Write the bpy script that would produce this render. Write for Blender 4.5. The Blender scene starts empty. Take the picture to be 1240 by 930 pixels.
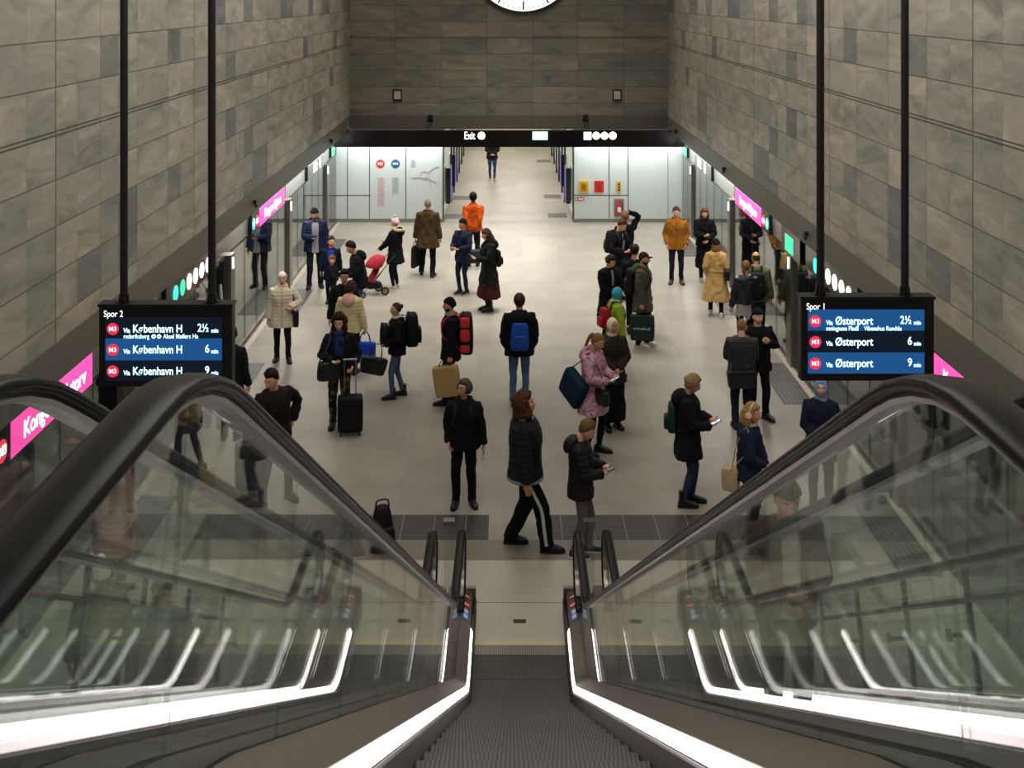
import bpy, math, random
import numpy as np
from mathutils import Matrix, Vector
random.seed(7)
rng = np.random.default_rng(7)
SC = bpy.context.scene
COL = SC.collection
R = math.radians
# ---------------------------------------------------------------- camera (level, shifted lens)
F, VX, YH, H = 1389.0, 613.0, -5.0, 6.5          # focal length in px, vanishing point, eye height
cam = bpy.data.cameras.new('camera'); cam_o = bpy.data.objects.new('camera', cam); COL.objects.link(cam_o)
cam_o.location = (0, 0, H); cam_o.rotation_euler = (R(90), 0, 0)
cam.sensor_fit = 'HORIZONTAL'; cam.sensor_width = 36; cam.lens = F / 1240 * 36
cam.shift_x = (620 - VX) / 1240; cam.shift_y = -(465 - YH) / 1240
cam.clip_start = .05; cam.clip_end = 200
SC.camera = cam_o
# ---------------------------------------------------------------- exposure, world
SC.view_settings.view_transform = 'Standard'; SC.view_settings.look = 'None'
SC.view_settings.exposure = 0.10; SC.view_settings.gamma = 1.0
SC.view_settings.use_curve_mapping = False
SC.cycles.transparent_max_bounces = 40; SC.cycles.max_bounces = 10; SC.cycles.glossy_bounces = 8
SC.cycles.caustics_reflective = False; SC.cycles.caustics_refractive = False
w = bpy.data.worlds.new('world'); SC.world = w; w.use_nodes = True
w.node_tree.nodes['Background'].inputs[0].default_value = (1, .93, .82, 1)
w.node_tree.nodes['Background'].inputs[1].default_value = .10
# ---------------------------------------------------------------- large lamps
def area(name, loc, sx, sy, power, color=(1, .95, .88), rot=(0, 0, 0), spread=180):
    l = bpy.data.lights.new(name, 'AREA'); l.shape = 'RECTANGLE'; l.size = sx; l.size_y = sy
    l.energy = power; l.color = color; l.spread = R(spread)
    o = bpy.data.objects.new(name, l); COL.objects.link(o); o.location = loc; o.rotation_euler = rot
    return o
area('hall_lamp', (.1, 3, 10.2), 5, 2.2, 190)
area('hall_lamp', (.1, 11, 10.2), 5, 2.2, 190)
area('hall_lamp', (.1, 19, 10.2), 5, 2.2, 170)
area('hall_lamp', (.1, 26, 10.2), 5, 2.2, 110)
area('floor_fill', (.1, 24, 10.1), 4, 3, 180, (1, .96, .90), (0, 0, 0), 62)  # added fill, narrow cones that brighten only the far floor and miss the walls
area('floor_fill', (.1, 29.5, 10.1), 4, 3, 240, (1, .96, .90), (0, 0, 0), 62)
for sx in (-1, 1):                                   # unseen fill added under the ceiling to brighten the walls, not the floor
    for y, e in ((6, 150), (16, 150), (26, 75)):
        area('wall_fill', (.1 + sx * .3, y, 10.0), .5, 9, e, (1, .98, .945), (0, 0, 0), 130).rotation_euler = (0, R(-52 * sx), R(0))
for sx in (-1, 1):
    area('edge_lamp', (.08 + sx * 4.70, 14, 2.60), .12, 12, 40, (1, .95, .88))
    area('edge_lamp', (.08 + sx * 4.70, 26.5, 2.60), .12, 12, 150, (1, .95, .88))
area('panel_wall_lamp', (-3.2, 32.55, 2.50), 2.9, .25, 42, (.95, 1, 1), (R(18), 0, 0))
area('panel_wall_lamp', (3.5, 32.55, 2.50), 2.9, .25, 42, (.95, 1, 1), (R(18), 0, 0))
area('corridor_lamp', (.06, 37, 2.68), 2.6, 7, 190, (1, .94, .86))
area('corridor_lamp', (.06, 45, 2.68), 2.6, 7, 190, (1, .94, .86))
# ---------------------------------------------------------------- helpers
AX, EX = .08, .11                                   # axes of the hall and of the middle escalator
def G(x, y, z=0.0):                                  # where the photo's ray meets height z
    s = (y - YH) / (H - z); return ((x - VX) / s, F / s)
def lin(c):
    return tuple((v / 12.92 if v <= .04045 else ((v + .055) / 1.055) ** 2.4) for v in c)
def hexc(h): return lin(tuple(int(h[i:i + 2], 16) / 255 for i in (0, 2, 4)))
_M = {}
def nodes(name):
    m = bpy.data.materials.new(name); m.use_nodes = True
    nt = m.node_tree; b = nt.nodes['Principled BSDF']; return m, nt, b
def N(nt, t, **k):
    n = nt.nodes.new(t)
    for a, v in k.items():
        if a.startswith('i_'):
            key = a[2:]; n.inputs[int(key) if key.isdigit() else key].default_value = v
        else: setattr(n, a, v)
    return n
def L(nt, a, b): nt.links.new(a, b)
def math_n(nt, op, a, b=None):
    n = N(nt, 'ShaderNodeMath', operation=op)
    for i, v in enumerate((a, b)):
        if v is None: continue
        if isinstance(v, (int, float)): n.inputs[i].default_value = v
        else: L(nt, v, n.inputs[i])
    return n.outputs[0]
def mixc(nt, fac, a, b, bt='MIX'):
    n = N(nt, 'ShaderNodeMix', data_type='RGBA', blend_type=bt)
    for k, v in ((0, fac), (6, a), (7, b)):
        if isinstance(v, (int, float)): n.inputs[k].default_value = v
        elif isinstance(v, tuple): n.inputs[k].default_value = v + (1,) if len(v) == 3 else v
        else: L(nt, v, n.inputs[k])
    return n.outputs[2]
def plain(name, c, rough=.5, metal=0., var=.06, scale=8., bump=0., spec=.5):
    key = (name,)
    if key in _M: return _M[key]
    if isinstance(c, str): c = hexc(c)
    m, nt, b = nodes(name); _M[key] = m
    tc = N(nt, 'ShaderNodeTexCoord'); nz = N(nt, 'ShaderNodeTexNoise', i_Scale=scale, i_Detail=4.)
    L(nt, tc.outputs['Object'], nz.inputs['Vector'])
    lo = tuple(v * (1 - var * 2) for v in c); hi = tuple(min(1, v * (1 + var * 2)) for v in c)
    L(nt, mixc(nt, nz.outputs[0], lo, hi), b.inputs['Base Color'])
    b.inputs['Roughness'].default_value = rough; b.inputs['Metallic'].default_value = metal
    b.inputs['Specular IOR Level'].default_value = spec
    if bump:
        bp = N(nt, 'ShaderNodeBump', i_Strength=bump, i_Distance=.01); L(nt, nz.outputs[0], bp.inputs['Height'])
        L(nt, bp.outputs[0], b.inputs['Normal'])
    return m
def emit(name, c, st):
    if (name,) in _M: return _M[(name,)]
    if isinstance(c, str): c = hexc(c)
    m, nt, b = nodes(name); _M[(name,)] = m
    b.inputs['Base Color'].default_value = tuple(v * .5 for v in c) + (1,); b.inputs['Roughness'].default_value = .4
    b.inputs['Emission Color'].default_value = c + (1,); b.inputs['Emission Strength'].default_value = st
    return m
def glass(name, tint, ior=1.5, rough=0., haze=0., gz=1.):
    m = bpy.data.materials.new(name); m.use_nodes = True; nt = m.node_tree; nt.nodes.clear()
    o = N(nt, 'ShaderNodeOutputMaterial'); mx = N(nt, 'ShaderNodeMixShader')
    ge = N(nt, 'ShaderNodeNewGeometry'); dt = N(nt, 'ShaderNodeVectorMath', operation='DOT_PRODUCT'); L(nt, ge.outputs['Normal'], dt.inputs[0]); L(nt, ge.outputs['Incoming'], dt.inputs[1])
    f0 = ((ior - 1) / (ior + 1)) ** 2; sch = math_n(nt, 'POWER', math_n(nt, 'SUBTRACT', 1., math_n(nt, 'ABSOLUTE', dt.outputs['Value'])), 5.)
    fac = math_n(nt, 'ADD', math_n(nt, 'MULTIPLY', sch, (1 - f0) * gz), f0); tr = N(nt, 'ShaderNodeBsdfTransparent'); gl = N(nt, 'ShaderNodeBsdfGlossy')
    tr.inputs[0].default_value = tint + (1,); gl.inputs['Roughness'].default_value = rough
    gl.inputs[0].default_value = (1, 1, 1, 1)
    L(nt, fac, mx.inputs[0]); L(nt, tr.outputs[0], mx.inputs[1]); L(nt, gl.outputs[0], mx.inputs[2])
    out = mx.outputs[0]
    if haze:  # pale diffuse mixed in to imitate the foggy haze of reflections on the glass
        df = N(nt, 'ShaderNodeBsdfDiffuse'); df.inputs[0].default_value = (.75, .82, .78, 1); m2 = N(nt, 'ShaderNodeMixShader', i_0=haze)
        L(nt, out, m2.inputs[1]); L(nt, df.outputs[0], m2.inputs[2]); out = m2.outputs[0]
    L(nt, out, o.inputs[0]); return m
def cloth(c, kind='plain'):
    key = ('cloth', c, kind)
    if key in _M: return _M[key]
    col = hexc(c); m, nt, b = nodes('cloth_' + kind + '_' + c); _M[key] = m
    tc = N(nt, 'ShaderNodeTexCoord'); P = tc.outputs['Object']
    nz = N(nt, 'ShaderNodeTexNoise', i_Scale=9., i_Detail=3.); L(nt, P, nz.inputs['Vector'])
    base = mixc(nt, nz.outputs[0], tuple(v * .8 for v in col), tuple(min(1, v * 1.2) for v in col))
    b.inputs['Roughness'].default_value = .9; b.inputs['Specular IOR Level'].default_value = .15
    if kind == 'floral':
        v = N(nt, 'ShaderNodeTexNoise', i_Scale=22., i_Detail=2., i_Distortion=1.5); L(nt, P, v.inputs['Vector'])
        cr = N(nt, 'ShaderNodeValToRGB'); cr.color_ramp.interpolation = 'CONSTANT'
        for p, h in ((.40, 'b87f93'), (.47, 'd9a9b4'), (.54, '8f4f6e'), (.59, 'cfc0c8'), (.66, '6f5573')):
            e = cr.color_ramp.elements.new(p); e.color = hexc(h) + (1,)
        cr.color_ramp.elements[0].color = hexc('6a4f72') + (1,)
        L(nt, v.outputs[0], cr.inputs[0]); base = cr.outputs[0]
    if kind == 'camo':
        v = N(nt, 'ShaderNodeTexNoise', i_Scale=13., i_Detail=1.); L(nt, P, v.inputs['Vector'])
        cr = N(nt, 'ShaderNodeValToRGB'); cr.color_ramp.interpolation = 'CONSTANT'
        cr.color_ramp.elements[0].color = hexc('15140f') + (1,)
        for p, h in ((.45, '2f2c22'), (.52, '1d1b15'), (.58, '5a5444')):
            e = cr.color_ramp.elements.new(p); e.color = hexc(h) + (1,)
        L(nt, v.outputs[0], cr.inputs[0]); base = cr.outputs[0]
    if kind == 'denim':
        v = N(nt, 'ShaderNodeTexNoise', i_Scale=5., i_Detail=5.); L(nt, P, v.inputs['Vector'])
        base = mixc(nt, v.outputs[0], tuple(x * .55 for x in col), tuple(min(1, x * 1.5) for x in col))
    if kind in ('nylon', 'leather'):
        b.inputs['Roughness'].default_value = .6 if kind == 'nylon' else .38; b.inputs['Specular IOR Level'].default_value = .2 if kind == 'nylon' else .4
    if kind == 'hair':
        mp = N(nt, 'ShaderNodeMapping'); mp.inputs['Scale'].default_value = (150, 150, 9); L(nt, P, mp.inputs['Vector'])
        v = N(nt, 'ShaderNodeTexNoise', i_Scale=1., i_Detail=3.); L(nt, mp.outputs[0], v.inputs['Vector'])
        base = mixc(nt, v.outputs[0], tuple(x * .35 for x in col), tuple(min(1, x * 1.6) for x in col))
        b.inputs['Roughness'].default_value = .5
        bp = N(nt, 'ShaderNodeBump', i_Strength=.5, i_Distance=.004); L(nt, v.outputs[0], bp.inputs['Height']); L(nt, bp.outputs[0], b.inputs['Normal'])
    elif kind in ('knit', 'fur', 'plain', 'denim', 'floral', 'camo'):
        v = N(nt, 'ShaderNodeTexNoise', i_Scale=260. if kind != 'fur' else 90., i_Detail=2.); L(nt, P, v.inputs['Vector'])
        bp = N(nt, 'ShaderNodeBump', i_Strength=.35 if kind != 'fur' else .9, i_Distance=.003 if kind != 'fur' else .02)
        L(nt, v.outputs[0], bp.inputs['Height']); L(nt, bp.outputs[0], b.inputs['Normal'])
    L(nt, base, b.inputs['Base Color']); return m
class MB:
    def __init__(s): s.v = []; s.f = []; s.m = []
    def add(s, vs, fs, mi=0):
        o = len(s.v); s.v.extend([tuple(map(float, p)) for p in vs]); s.f.extend([tuple(i + o for i in f) for f in fs]); s.m.extend([mi] * len(fs))
    def box(s, c, d, mi=0, rz=0.):
        x, y, z = [v / 2 for v in d]; ca, sa = math.cos(rz), math.sin(rz)
        vs = [(c[0] + a * x * ca - b * y * sa, c[1] + a * x * sa + b * y * ca, c[2] + e * z) for e in (-1, 1) for a, b in ((-1, -1), (1, -1), (1, 1), (-1, 1))]
        s.add(vs, [(3, 2, 1, 0), (4, 5, 6, 7), (0, 1, 5, 4), (1, 2, 6, 5), (2, 3, 7, 6), (3, 0, 4, 7)], mi)
    def span(s, a, b, mi=0):
        s.box([(a[i] + b[i]) / 2 for i in range(3)], [abs(b[i] - a[i]) for i in range(3)], mi)
    def loft(s, rings, mi=0, cap=True, closed=True):
        n = len(rings[0]); o = len(s.v)
        for r in rings: s.v.extend([tuple(map(float, p)) for p in r])
        nf = 0
        for i in range(len(rings) - 1):
            for j in range(n if closed else n - 1):
                a = o + i * n + j; b = o + i * n + (j + 1) % n
                s.f.append((a, b, b + n, a + n)); nf += 1
        if cap:
            for i, rev in ((0, True), (len(rings) - 1, False)):
                c = len(s.v); s.v.append(tuple(np.mean(np.array(rings[i]), axis=0)))
                for j in range(n):
                    a = o + i * n + j; b = o + i * n + (j + 1) % n
                    s.f.append((b, a, c) if rev else (a, b, c)); nf += 1
        s.m.extend([mi] * nf)
    def tube(s, pts, rads, n=10, mi=0, up=None, p=2.):
        pts = [np.array(q, float) for q in pts]; rings = []
        u = None
        for i, q in enumerate(pts):
            t = pts[min(i + 1, len(pts) - 1)] - pts[max(i - 1, 0)]; t /= (np.linalg.norm(t) + 1e-9)
            if u is None:
                u = np.array(up, float) if up is not None else (np.array([1., 0, 0]) if abs(t[0]) < .9 else np.array([0, 1., 0]))
            u = u - t * np.dot(u, t); u /= (np.linalg.norm(u) + 1e-9); v = np.cross(t, u)
            r = rads[i] if isinstance(rads, (list, tuple)) and isinstance(rads[0], (list, tuple, float, int, np.floating)) and len(rads) == len(pts) else rads
            ra, rb = r if isinstance(r, (tuple, list)) else (r, r)
            rings.append(se_ring(q, u * ra, v * rb, n, p))
        s.loft(rings, mi)
    def build(s, name, mats, parent=None, smooth=True, off=(0, 0, 0)):
        me = bpy.data.meshes.new(name); v = [(a - off[0], b - off[1], c - off[2]) for a, b, c in s.v]
        me.from_pydata(v, [], s.f); mats = mats if isinstance(mats, list) else [mats]
        for m in mats: me.materials.append(m)
        if len(mats) > 1: me.polygons.foreach_set('material_index', s.m)
        me.update()
        if smooth:
            me.polygons.foreach_set('use_smooth', [True] * len(me.polygons))
            if smooth != 'all': me.set_sharp_from_angle(angle=R(38))
        o = bpy.data.objects.new(name, me); COL.objects.link(o)
        if parent is not None: o.parent = parent
        return o
def se_ring(c, u, v, n=16, p=2.):
    c = np.array(c, float); u = np.array(u, float); v = np.array(v, float)
    t = np.arange(n) * 2 * math.pi / n; ct, st = np.cos(t), np.sin(t); e = 2. / p
    a = np.sign(ct) * np.abs(ct) ** e; b = np.sign(st) * np.abs(st) ** e
    return c + a[:, None] * u + b[:, None] * v
def smooth_path(pts, k=5):
    pts = [np.array(p, float) for p in pts]; out = []
    q = [2 * pts[0] - pts[1]] + pts + [2 * pts[-1] - pts[-2]]
    for i in range(1, len(q) - 2):
        for j in range(k):
            t = j / k; a, b, c, d = q[i - 1], q[i], q[i + 1], q[i + 2]
            out.append(.5 * (2 * b + (c - a) * t + (2 * a - 5 * b + 4 * c - d) * t * t + (3 * b - a - 3 * c + d) * t ** 3))
    return out + [pts[-1]]
def tag(o, label=None, cat=None, group=None, kind=None):
    for k, v in (('label', label), ('category', cat), ('group', group), ('kind', kind)):
        if v: o[k] = v
    return o
def empty(name, loc, label, cat, group=None, rz=0.):
    o = bpy.data.objects.new(name, None); COL.objects.link(o); o.location = loc; o.rotation_euler = (0, 0, rz)
    o.empty_display_size = .1
    return tag(o, label, cat, group)
def struct(name, mb, mat, smooth=False):
    return tag(mb.build(name, mat, None, smooth), kind='structure')
def text(s, size, origin, right, up, mat, name, parent, off=(0, 0, 0), align='LEFT', depth=.002, bold=0., xs=1.):
    cu = bpy.data.curves.new(name, 'FONT'); cu.body = s; cu.size = size; cu.align_x = align; cu.align_y = 'CENTER'; cu.extrude = depth; cu.offset = bold
    o = bpy.data.objects.new(name, cu); COL.objects.link(o)
    dg = bpy.context.evaluated_depsgraph_get(); me = bpy.data.meshes.new_from_object(o.evaluated_get(dg))
    bpy.data.objects.remove(o); bpy.data.curves.remove(cu)
    right = np.array(right, float); up = np.array(up, float); nrm = np.cross(right, up)
    co = np.zeros(len(me.vertices) * 3); me.vertices.foreach_get('co', co); co = co.reshape(-1, 3)
    co = np.array(origin) - np.array(off) + co[:, :1] * xs * right + co[:, 1:2] * up + co[:, 2:] * nrm
    me.vertices.foreach_set('co', co.ravel()); me.update(); me.materials.clear(); me.materials.append(mat); me.name = name
    t = bpy.data.objects.new(name, me); COL.objects.link(t)
    if parent is not None: t.parent = parent
    return t
def disc(mb, c, right, up, r, n=32, depth=.01, mi=0):
    right = np.array(right, float); up = np.array(up, float); nrm = np.cross(right, up); c = np.array(c, float)
    mb.loft([se_ring(c - nrm * depth, right * r, up * r, n), se_ring(c, right * r, up * r, n)], mi)
# ================================================================ materials of the hall
def stone_mat(name, axis, dark=1.):
    m, nt, b = nodes(name); tc = N(nt, 'ShaderNodeTexCoord'); sp = N(nt, 'ShaderNodeSeparateXYZ'); L(nt, tc.outputs['Object'], sp.inputs[0])
    h = sp.outputs[axis]; z = sp.outputs[2]
    tw, th, h0, z0 = (1.265, .462, 11.4 - 1.265 * 20, 5.13 - .462 * 20) if axis == 1 else (1.312, .468, .10 - 1.312 * 9.5, 5.30 - .468 * 20)
    hu = math_n(nt, 'DIVIDE', math_n(nt, 'SUBTRACT', h, h0), tw); zu = math_n(nt, 'DIVIDE', math_n(nt, 'SUBTRACT', z, z0), th)
    # some slabs are cut in two
    row = math_n(nt, 'FLOOR', zu); ci0 = math_n(nt, 'FLOOR', hu)
    cv0 = N(nt, 'ShaderNodeCombineXYZ'); L(nt, ci0, cv0.inputs[0]); cv0.inputs[1].default_value = 3.3
    wn0 = N(nt, 'ShaderNodeTexWhiteNoise', noise_dimensions='3D'); L(nt, cv0.outputs[0], wn0.inputs['Vector'])
    split = math_n(nt, 'GREATER_THAN', wn0.outputs[0], .55 if axis == 1 else 2.)
    fx = math_n(nt, 'FRACT', hu); half = math_n(nt, 'MULTIPLY', math_n(nt, 'GREATER_THAN', fx, .46), split)
    cv = N(nt, 'ShaderNodeCombineXYZ'); L(nt, ci0, cv.inputs[0]); L(nt, row, cv.inputs[1]); L(nt, half, cv.inputs[2])
    wn = N(nt, 'ShaderNodeTexWhiteNoise', noise_dimensions='3D'); L(nt, cv.outputs[0], wn.inputs['Vector'])
    off = N(nt, 'ShaderNodeVectorMath', operation='MULTIPLY_ADD'); L(nt, wn.outputs['Color'], off.inputs[0]); off.inputs[1].default_value = (37, 37, 37); L(nt, tc.outputs['Object'], off.inputs[2])
    mp = N(nt, 'ShaderNodeMapping'); mp.inputs['Scale'].default_value = (1, .7, 2.8) if axis == 1 else (.7, 1, 2.8); mp.inputs['Rotation'].default_value = (R(12), R(12), 0); L(nt, off.outputs[0], mp.inputs['Vector'])
    n1 = N(nt, 'ShaderNodeTexNoise', i_Scale=1.1, i_Detail=9., i_Roughness=.66, i_Distortion=.9); L(nt, mp.outputs[0], n1.inputs['Vector'])
    cr = N(nt, 'ShaderNodeValToRGB'); el = cr.color_ramp.elements
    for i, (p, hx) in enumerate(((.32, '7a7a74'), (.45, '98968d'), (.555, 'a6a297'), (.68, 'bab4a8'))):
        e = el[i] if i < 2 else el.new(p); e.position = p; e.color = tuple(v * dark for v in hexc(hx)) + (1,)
    L(nt, n1.outputs[0], cr.inputs[0])
    tr = N(nt, 'ShaderNodeValToRGB'); te = tr.color_ramp.elements
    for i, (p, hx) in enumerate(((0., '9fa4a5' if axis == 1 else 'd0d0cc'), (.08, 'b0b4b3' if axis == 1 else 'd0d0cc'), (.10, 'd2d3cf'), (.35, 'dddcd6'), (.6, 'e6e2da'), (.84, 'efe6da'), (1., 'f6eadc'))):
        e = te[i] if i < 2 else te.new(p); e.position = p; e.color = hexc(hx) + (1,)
    L(nt, wn.outputs[0], tr.inputs[0])
    col = mixc(nt, 1., cr.outputs[0], tr.outputs[0], 'MULTIPLY')
    mu = N(nt, 'ShaderNodeTexNoise', i_Scale=3.2, i_Detail=5., i_Distortion=2.5); L(nt, mp.outputs[0], mu.inputs['Vector'])
    vein = math_n(nt, 'LESS_THAN', math_n(nt, 'ABSOLUTE', math_n(nt, 'SUBTRACT', mu.outputs[0], .5)), .012)
    col = mixc(nt, math_n(nt, 'MULTIPLY', vein, .22), col, hexc('5d5a50'))
    # joints
    fz = math_n(nt, 'FRACT', zu)
    def edge(f, wd): return math_n(nt, 'MAXIMUM', math_n(nt, 'LESS_THAN', f, wd), math_n(nt, 'GREATER_THAN', f, 1 - wd))
    near = math_n(nt, 'LESS_THAN', math_n(nt, 'ABSOLUTE', math_n(nt, 'SUBTRACT', z, z0 + th * 20)), .03)
    j = math_n(nt, 'MAXIMUM', edge(fx, .0045), math_n(nt, 'MULTIPLY', edge(fz, .013), math_n(nt, 'SUBTRACT', 1., near)))
    j = math_n(nt, 'MAXIMUM', j, math_n(nt, 'MULTIPLY', split, math_n(nt, 'LESS_THAN', math_n(nt, 'ABSOLUTE', math_n(nt, 'SUBTRACT', fx, .46)), .0015)))
    dr = math_n(nt, 'LESS_THAN', math_n(nt, 'ABSOLUTE', math_n(nt, 'SUBTRACT', math_n(nt, 'ABSOLUTE', math_n(nt, 'SUBTRACT', z, z0 + th * 20)), .020)), .010)
    wide = math_n(nt, 'MULTIPLY', math_n(nt, 'LESS_THAN', math_n(nt, 'FRACT', math_n(nt, 'MULTIPLY', math_n(nt, 'ADD', ci0, .5), .25)), .25), math_n(nt, 'LESS_THAN', fx, .016)) if axis == 1 else 0.
    j = math_n(nt, 'MAXIMUM', math_n(nt, 'MAXIMUM', j, dr), wide)
    col = mixc(nt, math_n(nt, 'MULTIPLY', j, .82), col, hexc('2a2824'))
    L(nt, col, b.inputs['Base Color']); b.inputs['Roughness'].default_value = .48
    hgt = math_n(nt, 'ADD', math_n(nt, 'MULTIPLY', j, -1.), math_n(nt, 'MULTIPLY', n1.outputs[0], .25))
    bp = N(nt, 'ShaderNodeBump', i_Strength=.35, i_Distance=.008); L(nt, hgt, bp.inputs['Height']); L(nt, bp.outputs[0], b.inputs['Normal'])
    return m
def floor_mat(name, c1, c2, tw, tl, jw=.004, jc='6d6759', rough=.42):
    m, nt, b = nodes(name); tc = N(nt, 'ShaderNodeTexCoord'); sp = N(nt, 'ShaderNodeSeparateXYZ'); L(nt, tc.outputs['Object'], sp.inputs[0])
    xu = math_n(nt, 'DIVIDE', math_n(nt, 'ADD', sp.outputs[0], 50.), tw); yu = math_n(nt, 'DIVIDE', math_n(nt, 'ADD', sp.outputs[1], .3), tl)
    cv = N(nt, 'ShaderNodeCombineXYZ'); L(nt, math_n(nt, 'FLOOR', xu), cv.inputs[0]); L(nt, math_n(nt, 'FLOOR', yu), cv.inputs[1])
    wn = N(nt, 'ShaderNodeTexWhiteNoise', noise_dimensions='3D'); L(nt, cv.outputs[0], wn.inputs['Vector'])
    n1 = N(nt, 'ShaderNodeTexNoise', i_Scale=1.1, i_Detail=7., i_Roughness=.6); L(nt, tc.outputs['Object'], n1.inputs['Vector'])
    n2 = N(nt, 'ShaderNodeTexNoise', i_Scale=60., i_Detail=2.); L(nt, tc.outputs['Object'], n2.inputs['Vector'])
    f = math_n(nt, 'ADD', math_n(nt, 'MULTIPLY', wn.outputs[0], .22), math_n(nt, 'ADD', math_n(nt, 'MULTIPLY', n1.outputs[0], .75), math_n(nt, 'MULTIPLY', n2.outputs[0], .15)))
    mr = N(nt, 'ShaderNodeMapRange'); mr.inputs[1].default_value = .3; mr.inputs[2].default_value = .8; L(nt, f, mr.inputs[0])
    col = mixc(nt, mr.outputs[0], hexc(c1), hexc(c2))
    jn = math_n(nt, 'MAXIMUM', math_n(nt, 'LESS_THAN', math_n(nt, 'FRACT', xu), jw / tw), math_n(nt, 'LESS_THAN', math_n(nt, 'FRACT', yu), jw / tl))
    col = mixc(nt, math_n(nt, 'MULTIPLY', jn, .5), col, hexc(jc))
    L(nt, col, b.inputs['Base Color']); b.inputs['Roughness'].default_value = rough; b.inputs['Specular IOR Level'].default_value = .35
    return m
def ribbed_mat(name, c, pitch, axis=0, rough=.5, depth=.006, metal=0., tile=None, rows=None):
    m, nt, b = nodes(name); tc = N(nt, 'ShaderNodeTexCoord'); sp = N(nt, 'ShaderNodeSeparateXYZ'); L(nt, tc.outputs['Object'], sp.inputs[0])
    fr = math_n(nt, 'FRACT', math_n(nt, 'DIVIDE', math_n(nt, 'ADD', sp.outputs[axis], 20.), pitch))
    rib = math_n(nt, 'GREATER_THAN', fr, .5); c = hexc(c)
    col = mixc(nt, rib, tuple(v * .45 for v in c), c)
    nz = N(nt, 'ShaderNodeTexNoise', i_Scale=2.5, i_Detail=5.); L(nt, tc.outputs['Object'], nz.inputs['Vector'])
    col = mixc(nt, .5, col, mixc(nt, nz.outputs[0], (.55, .55, .55), (1.35, 1.35, 1.35)), 'MULTIPLY')
    if tile:
        jn = math_n(nt, 'LESS_THAN', math_n(nt, 'FRACT', math_n(nt, 'DIVIDE', math_n(nt, 'ADD', sp.outputs[1 - axis if rows else axis], 20.), tile)), .02)
        col = mixc(nt, math_n(nt, 'MULTIPLY', jn, .7), col, hexc('a59c88'))
    L(nt, col, b.inputs['Base Color']); b.inputs['Roughness'].default_value = rough; b.inputs['Metallic'].default_value = metal
    bp = N(nt, 'ShaderNodeBump', i_Strength=.6, i_Distance=depth); L(nt, rib, bp.inputs['Height']); L(nt, bp.outputs[0], b.inputs['Normal'])
    return m
def brushed(name, c, rough=.35, sc=(3, 3, 220)):
    m, nt, b = nodes(name); tc = N(nt, 'ShaderNodeTexCoord'); mp = N(nt, 'ShaderNodeMapping'); mp.inputs['Scale'].default_value = sc
    L(nt, tc.outputs['Object'], mp.inputs[0]); nz = N(nt, 'ShaderNodeTexNoise', i_Scale=1., i_Detail=4.); L(nt, mp.outputs[0], nz.inputs['Vector'])
    c = hexc(c) if isinstance(c, str) else c
    L(nt, mixc(nt, nz.outputs[0], tuple(v * .75 for v in c), tuple(min(1, v * 1.2) for v in c)), b.inputs['Base Color'])
    b.inputs['Metallic'].default_value = 1.; b.inputs['Roughness'].default_value = rough
    return m
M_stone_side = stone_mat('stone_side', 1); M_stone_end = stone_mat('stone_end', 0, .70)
M_floor = floor_mat('floor_terrazzo', '817c72', 'a09a8d', .9, 2.4)
M_edge = floor_mat('floor_edge_stone', 'aba496', 'bdb6a6', .6, 1.2)
M_land = floor_mat('landing_stone', '9e998c', 'b0ab9d', 1.2, .62)
M_grey = floor_mat('grey_stone', '6d685d', '7a7468', .6, .6)
M_tact = ribbed_mat('tactile_dark', '47433c', .055, 1, .5, .006, 0, .39, True)
M_pad = ribbed_mat('tactile_pad', '5d5b57', .07, 0, .5, .006, 0, .4, True)
M_fascia = plain('fascia_metal', '625e53', .5, .25, .04)
M_black = plain('black_gloss', '0b0b0c', .16, 0, .05)
M_blackm = plain('black_paint', '111112', .45, 0, .05)
M_steel = brushed('steel', '8d8a84', .3)
M_dsteel = brushed('dark_steel', '4a4742', .34)
M_header = plain('door_header_metal', '7b7a75', .18, .55, .04)
M_dark = plain('tunnel_dark', '4a4a48', .8)
M_white = plain('white_panel', 'c9d2d0', .22, 0, .02, 1.5)
M_ceil = plain('ceiling_plaster', '6a665d', .9)
M_psd = glass('door_glass', (.70, .76, .74), 2.3)
M_glass = glass('balustrade_glass', (.925, .955, .94), 1.5, 0., .016, .62)
M_green = emit('sign_green', '35d6a0', 1.2); M_wlit = emit('sign_white', 'fff7f4', 3.0); M_pink = emit('sign_pink', 'ef4aa0', 1.15)
M_teal = emit('sign_teal', '2fd0c0', 2.); M_amber = emit('sign_amber', 'ffe6c0', 4.)
M_redp = plain('paint_red', 'c32222', .4); M_yel = plain('paint_yellow', 'd8a71c', .4); M_bluep = plain('paint_blue', '2f62a8', .4); M_wpaint = plain('paint_white', 'e6e6e2', .5)
M_dred = plain('paint_darkred', '9c1d1d', .4)
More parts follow.
